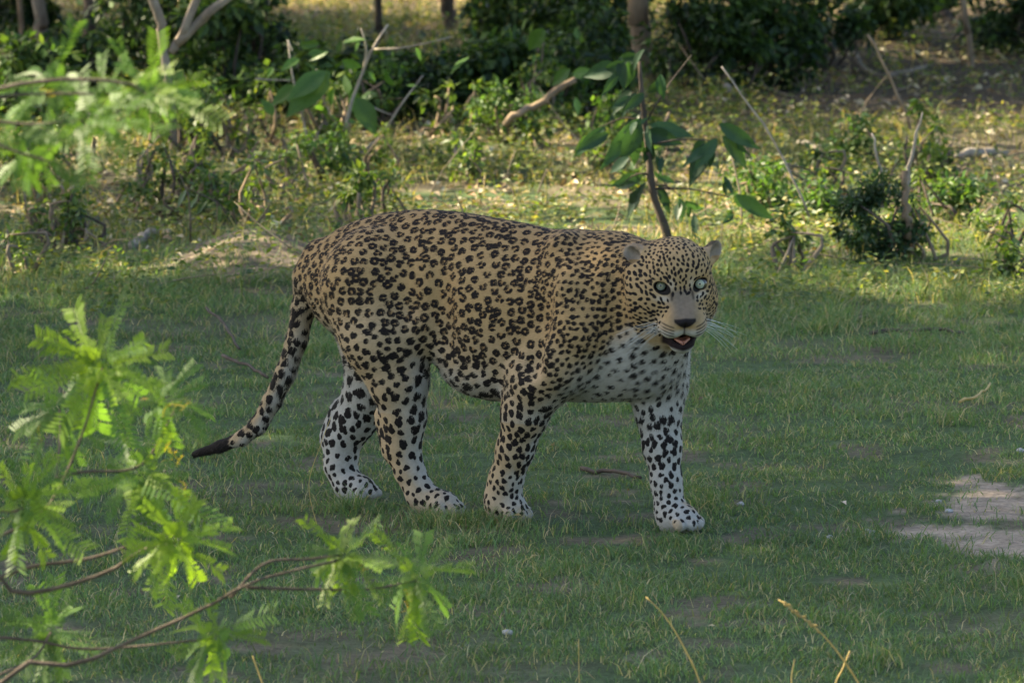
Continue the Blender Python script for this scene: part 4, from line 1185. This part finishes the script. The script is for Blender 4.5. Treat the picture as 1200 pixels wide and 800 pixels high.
def build_sticks():
    g = lambda u, v: on_ground(u, v)[1]
    stick('fallen_log', 'pale sunlit fallen log lying longest on the right', [(1084, 190), (1130, 186), (1182, 180)], .020, .015, 'deadwood', .012, None, 'log')
    stick('fallen_branch', 'pale fallen branch end lying behind the small dark bush', [(935, 172), (975, 180), (1012, 186)], .010, .014, 'deadwood', .01, None, 'log')
    stick('fallen_log', 'broken log stub slanting down beside the tan trunk', [(812, 92), (835, 106), (854, 118)], .018, .022, 'bark_pale', .03, None, 'log')
    stick('fallen_branch', 'long grey branch slanting behind the large leafed sapling', [(590, 146), (630, 122), (672, 92)], .016, .012, 'bark_tan', .0, 24.5, 'branch')
    stick('dead_stem', 'pale bleached dead stem standing in the small dark bush', [(1058, 250), (1066, 190), (1080, 130)], .009, .003, 'deadwood', .0, g(1028, 312), 'stem')
    stick('dead_stem', 'short split dead stem standing in the small dark bush', [(1034, 240), (1030, 195), (1022, 155)], .008, .003, 'deadwood', .0, g(1028, 312), 'stem')
    stick('dead_stem', 'lower thick end of a dead stem beside the small bush', [(1062, 280), (1063, 240), (1060, 205)], .013, .010, 'bark_tan', .0, g(1028, 312) - .05, 'stem')
    stick('bare_twig', 'long thin bare twig leaning over the sunlit weeds', [(950, 255), (900, 155), (845, 78)], .0045, .003, 'deadwood', .0, 21.0, 'twig')
    stick('bare_twig', 'thin knotted twig leaning above the small dark bush', [(1068, 150), (1045, 95), (1018, 40)], .006, .005, 'bark_tan', .0, 24.0, 'twig')
    stick('fallen_branch', 'curved grey branch lying in the deep shade on the right', [(1000, 74), (1012, 88), (1040, 92), (1085, 84)], .012, .010, 'bark_pale', .02, None, 'branch')
    stick('fallen_log', 'dark log lying across the shade beyond the pale log', [(1040, 28), (1075, 24), (1110, 27)], .03, .03, 'bark_dark', .02, None, 'log')
    stick('fallen_branch', 'thick bleached piece of wood beside the bare earth mound', [(152, 296), (170, 288), (193, 283)], .014, .018, 'deadwood', .014, None, 'branch')
    stick('ground_twig', 'dark twig lying in the grass between the front legs', [(682, 551), (705, 554), (728, 556), (752, 563)], .006, .004, 'bark_dark', .012, None, 'twig')
    stick('ground_twig', 'crooked grey twig lying on the grass below the small dark bush', [(1020, 390), (1060, 388), (1100, 386), (1128, 391)], .006, .005, 'twig', .012, None, 'twig')
    stick('ground_twig', 'dry curved straw stalk lying on the lawn beside the sand', [(1126, 488), (1145, 480), (1160, 464)], .004, .003, 'straw', .03, None, 'twig')
    stick('ground_twig', 'bent dark twig with a pale end behind the tail', [(242, 372), (262, 386), (280, 418)], .004, .004, 'twig', .025, None, 'twig')
    stick('ground_twig', 'slanting pale stick on the grass beside the tail', [(262, 424), (290, 436), (312, 448)], .005, .004, 'twig', .02, None, 'twig')
    # pebbles and pale scraps on the lawn
    R = random.Random(8)
    for u, v, s in ((1018, 626, .016), (972, 630, .009), (868, 590, .010), (595, 748, .011), (1196, 534, .012), (1100, 590, .008), (1112, 602, .010)):
        p = on_ground(u, v); p[2] = float(ground_z(p[0], p[1])) + s * .3
        rng = np.random.default_rng(int(u)); V = unit(rng.normal(0, 1, (60, 3)))
        me = bpy.data.meshes.new('pebble'); import bmesh
        bm = bmesh.new(); bmesh.ops.create_icosphere(bm, subdivisions=2, radius=1)
        for w in bm.verts: w.co = w.co * (1 + .25 * math.sin(w.co.x * 3 + u) * math.cos(w.co.y * 4 + v)) * s; w.co.z *= .6
        bm.to_mesh(me); bm.free(); me.materials.append(MAT['pebble'])
        o = bpy.data.objects.new('pebble', me); o.location = p; o.rotation_euler = (0, 0, R.uniform(0, 6)); link(o)
        tag(o, 'small pale pebble lying on the lawn', 'pebble', 'pale pebbles on the lawn')

# ------------------------------------------------------------------ feathery shrub in front
def frond_mesh(name, pairs, droop, fold, seed, mat, broad=1.0):
    """one pinnate leaf, unit long: a rachis and two rows of leaflets"""
    R = random.Random(seed); V, F = [], []
    path = lambda t: np.array([.03 * math.sin(t * 3 + seed), t, -droop * t * t])
    def quad_strip(pts, w, side):
        k = len(V)
        for p in pts: V.append(p - side * w); V.append(p + side * w)
        for i in range(len(pts) - 1): F.append((k + 2 * i, k + 2 * i + 1, k + 2 * i + 3, k + 2 * i + 2))
    quad_strip([path(t) for t in np.linspace(0, 1, 8)], .006, np.array([1.0, 0, 0]))
    quad_strip([path(t) + np.array([0, 0, 0]) for t in np.linspace(0, 1, 8)], .006, np.array([0, 0, 1.0]))
    for i in range(pairs):
        t = .14 + .84 * i / (pairs - 1)
        ln = .215 * math.sin(math.pi * (.18 + .72 * (1 - abs(t - .45) * 1.15))) * R.uniform(.85, 1.1) * broad
        for s in (-1, 1):
            if R.random() < .04: continue
            b = path(t); a = R.uniform(1.05, 1.2) - .35 * max(0, t - .6)
            d = np.array([s * math.sin(a), math.cos(a), fold + R.uniform(-.08, .08)]); d /= np.linalg.norm(d)
            sd = np.cross(d, np.array([0, 0, 1.0])); sd /= np.linalg.norm(sd)
            tw = R.uniform(-.12, .12); sd = sd * math.cos(tw) + np.array([0, 0, 1.0]) * math.sin(tw)
            w = .0180 * R.uniform(.9, 1.15); k = len(V)
            c = np.array([0, 0, -.04 * ln])
            V.extend([b, b + d * ln * .3 + sd * w, b + d * ln * .72 + sd * w * .95 + c, b + d * ln + c * 2, b + d * ln * .72 - sd * w * .95 + c, b + d * ln * .3 - sd * w])
            F.append((k, k + 1, k + 4, k + 5)); F.append((k + 1, k + 2, k + 3, k + 4))
    return mesh_np(name, np.array(V), np.array(F), mat, True)

def build_feathery_shrubs():
    R = random.Random(17); rng = np.random.default_rng(17)
    young = [frond_mesh('frond', p, d, f, s, MAT['frond']) for p, d, f, s in ((16, .12, .10, 1), (17, .30, -.05, 2), (15, .05, .2, 3), (17, .45, -.15, 4))]
    old = [frond_mesh('frond_older', p, d, f, s, MAT['frond_dull'], 1.1) for p, d, f, s in ((16, .30, -.15, 5), (17, .5, -.25, 6), (15, .2, 0, 7))]
    gold = [frond_mesh('frond_yellow', p, d, f, s, MAT['yellow']) for p, d, f, s in ((4, .3, 0, 8),)]
    around = lambda u, v, n, r, a0, a1, sq=1.0: [(u + math.cos(a) * r * R.uniform(.75, 1.1), v + math.sin(a) * r * sq * R.uniform(.75, 1.1)) for a in [math.radians(a0 + (a1 - a0) * (k + R.uniform(-.25, .25)) / max(1, n - 1)) for k in range(n)]]
    def shrub(name, label, root, stems, shoots, extra=()):
        root = np.asarray(root, float); root[2] = 0.0
        o = empty(name, root); tag(o, label, 'shrub')
        parts = []
        for pts, r0, r1 in stems:
            p3 = [(np.array(p, float) if len(p) == 3 and p[2] < 3 and abs(p[0]) < 3 else at_depth(*p)) - root for p in pts]
            parts.append(tube(curve_pts(p3, 14), np.linspace(r0, r1, 14) * .62, 7, .10, rng))
        link(bpy.data.objects.new('stem', py_mesh('stem', parts, MAT['twig'])), o)
        for (u, v, D, fr, kinds) in shoots:
            more = [] if kinds == 'g' else around(u, v, (11 if D > 10 else 6), 56, R.uniform(0, 90), R.uniform(270, 400))
            for (tu, tv) in list(fr) + more:
                kind = R.choice(kinds)
                me = R.choice({'y': young, 'o': old, 'g': gold}[kind])
                b = at_depth(u + R.uniform(-4, 4), v + R.uniform(-4, 4), D)
                t = at_depth(tu, tv, D + R.uniform(-.09, .07))
                place_blade('frond', me, b, t, o, root, (R.uniform(-.5, .3), R.uniform(-1.0, -.6), R.uniform(.3, .9)), R.uniform(-.35, .35), R.uniform(.9, 1.15))
        return o
    D1 = 10.7
    root = at_depth(-60, 1000, D1)
    main_shoots = [
        (120, 428, D1, [(136, 342), (72, 350), (60, 392), (195, 408), (178, 392), (22, 425), (30, 455), (95, 500), (150, 512), (190, 448), (62, 505), (118, 535), (48, 392), (170, 470), (80, 470), (140, 460)], 'yyyo'),
        (28, 592, D1 - .1, [(68, 548), (100, 572), (92, 618), (40, 645), (-20, 560), (-10, 625), (15, 545), (70, 600), (5, 660), (95, 640), (60, 655)], 'yyo'),
        (205, 632, D1 - .05, [(145, 662), (272, 610), (270, 642), (240, 690), (195, 700), (180, 585), (225, 590), (168, 690), (265, 668), (150, 640), (222, 665)], 'yy'),
        (402, 648, D1 + .1, [(362, 640), (372, 690), (398, 715), (430, 712), (442, 680), (420, 632), (386, 630), (410, 690), (440, 650), (365, 665)], 'yyo'),
        (488, 676, D1 + .2, [(535, 708), (522, 690), (500, 672), (470, 700), (486, 752), (492, 735), (462, 675), (505, 725)], 'yo'),
        (195, 470, D1 + .25, [(240, 468), (245, 495), (175, 460), (180, 520), (205, 530), (230, 455), (150, 480)], 'oyo'),
        (165, 555, D1 + .2, [(120, 595), (210, 610), (170, 640), (95, 570), (232, 580), (140, 625), (190, 620), (250, 600)], 'ooy'),
        (70, 480, D1 + .3, [(10, 500), (30, 540), (70, 560), (110, 520), (20, 470), (95, 545)], 'oo'),
        (250, 745, D1 + .1, [(215, 760), (225, 790), (262, 775), (235, 740), (250, 790)], 'oy'),
        (60, 740, D1 + .3, [(20, 720), (95, 735), (60, 790), (110, 760), (35, 775), (80, 700)], 'oo'),
        (195, 475, D1 + .2, [(186, 482), (203, 466)], 'g'), (212, 468, D1 + .2, [(222, 462)], 'g'), (192, 525, D1 + .2, [(200, 532)], 'g'), (44, 498, D1 + .2, [(40, 512)], 'g'), (165, 470, D1 + .2, [(172, 460)], 'g'),
        (215, 562, D1 + .2, [(224, 568)], 'g'),
        (418, 650, D1 + .1, [(424, 660)], 'g'),
        (480, 690, D1 + .2, [(474, 702)], 'g'),
    ]
    stems = [
        ([tuple(root), (0, 795, D1), (90, 778, D1), (150, 752, D1), (240, 712, D1), (300, 680, D1), (402, 655, D1 + .1)], .008, .0035),
        ([(290, 688, D1), (360, 690, D1 + .1), (430, 690, D1 + .15), (488, 680, D1 + .2)], .005, .003),
        ([(270, 700, D1), (310, 660, D1 + .05), (360, 655, D1 + .1), (402, 650, D1 + .1)], .005, .003),
        ([tuple(root), (-20, 690, D1), (20, 695, D1), (70, 688, D1), (130, 668, D1), (165, 645, D1), (205, 635, D1 - .05)], .009, .004),
        ([(-30, 690, D1), (30, 665, D1), (100, 655, D1), (150, 640, D1)], .007, .004),
        ([(-20, 745, D1 + .1), (40, 750, D1 + .1), (110, 760, D1 + .1), (250, 748, D1 + .1)], .005, .003),
        ([tuple(root), (-30, 640, D1 - .05), (28, 595, D1 - .1)], .008, .004),
        ([(-30, 640, D1), (50, 600, D1), (92, 520, D1), (120, 430, D1)], .0045, .003),
        ([(66, 560, D1 + .1), (100, 552, D1 + .15), (165, 545, D1 + .2), (205, 480, D1 + .25)], .005, .003),
        ([(66, 560, D1 + .1), (70, 520, D1 + .2), (70, 480, D1 + .3)], .004, .003),
        ([(0, 790, D1), (40, 770, D1 + .2), (60, 740, D1 + .3)], .004, .003),
    ]
    shrub('feathery_shrub', 'low feathery leafed shrub with bright yellow green shoots beside the tail', root, stems, main_shoots)
    D2 = 9.6
    root = at_depth(-420, 1190, D2)
    shoots = []
    for (u, v, n, r, a0, a1, kd_) in ((60, 100, 5, 95, 20, 175, 'oo'), (150, 98, 7, 85, -20, 170, 'oyo'), (100, 135, 5, 90, 10, 170, 'oo'), (20, 150, 5, 80, 10, 170, 'oo'), (175, 110, 4, 60, -30, 100, 'oy'), (40, 175, 4, 60, 30, 150, 'oo'), (120, 112, 3, 65, 190, 350, 'oo')):
        shoots.append((u, v, D2 + R.uniform(-.1, .15), around(u, v, n, r, a0, a1, .8), kd_))
    shoots.append((46, 104, D2 + .1, [(36, 112), (56, 96)], 'g'))
    stems = [([tuple(root), (-300, 700, D2), (-160, 300, D2), (-60, 130, D2), (60, 95, D2), (150, 98, D2), (178, 118, D2)], .009, .003), ([(-60, 130, D2), (20, 145, D2), (100, 142, D2)], .005, .003), ([(-60, 130, D2), (0, 170, D2), (60, 190, D2)], .005, .003), ([(-60, 130, D2), (10, 112, D2), (110, 110, D2)], .005, .003)]
    shrub('feathery_shrub', 'tall feathery shrub whose drooping shaded fronds hang before the pale trunks', root, stems, shoots)

def build_stalks():
    R = random.Random(23)
    def stalk(label, px, D, r, mat, seed_px=None, name='grass_stalk'):
        P = [at_depth(u, v, D) for u, v in px]
        g = P[-1].copy(); g[2] = float(ground_z(g[0], g[1])) - .01; g[0] += .02
        P = P + ([g] if P[-1][2] > .02 else [])
        org = np.array([P[-1][0], P[-1][1], P[-1][2]])
        parts = [tube(curve_pts([p - org for p in P][::-1], 16), np.linspace(r, r * .55, 16), 5)]
        if seed_px is not None:
            a, b = at_depth(*seed_px[0], D) - org, at_depth(*seed_px[1], D) - org
            K = 26; d = unit(b - a)
            for k in range(K):
                t = k / (K - 1); c = a + (b - a) * t; q = unit(np.array([R.gauss(0, 1), R.gauss(0, 1), R.gauss(0, 1)]))
                e = c + d * .010 + q * .0045
                parts.append(tube([c, .5 * (c + e) + q * .0015, e], [.0008, .0019, .0004], 4))
        o = bpy.data.objects.new(name, py_mesh(name, parts, MAT[mat])); o.location = org; link(o)
        tag(o, label, 'grass stalk')
    stalk('pale seeded straw stalk leaning over the lawn', [(912, 702), (940, 722), (965, 744), (990, 775), (1012, 815)], 11.9, .0022, 'straw', ((916, 704), (958, 736)))
    stalk('short straw blade crossing the seeded stalk', [(996, 762), (988, 782), (978, 812)], 11.9, .0022, 'straw')
    stalk('bare straw stalk bending to one side on the lawn', [(757, 699), (778, 720), (800, 755), (822, 805)], 12.0, .0018, 'straw')
    stalk('tiny upright straw beside the seeded stalk', [(931, 772), (928, 805)], 11.9, .0022, 'straw')
    stalk('single upright straw on the lawn below the hind paw', [(678, 748), (680, 810)], 12.2, .0015, 'straw')
    stalk('long thin green stalk arching over the lawn to the sand', [(950, 550), (985, 572), (1020, 605), (1060, 655), (1100, 722), (1115, 760)], 12.9, .0016, 'stalk')
    stalk('thin stalk standing against the dark ground behind the fore leg', [(945, 545), (948, 600)], 15.4, .0013, 'stalk')
    stalk('orange tipped dry blade standing by the shrub', [(296, 768), (304, 790), (312, 815)], 12.0, .0025, 'straw')
    stalk('thin dark stalk beside the hind paw', [(398, 572), (399, 600), (400, 628)], 14.0, .0013, 'stalk')
    stalk('thin straw rising before the far hind leg', [(388, 488), (376, 520), (362, 568)], 14.9, .0013, 'straw')
# ------------------------------------------------------------------ build
build_materials()
build_ground()
build_trees()
build_bushes()
build_weed_plants()
build_saplings()
build_leopard()
build_feathery_shrubs()
build_sticks()
build_stalks()
build_ground_cover()
build_twig_litter()
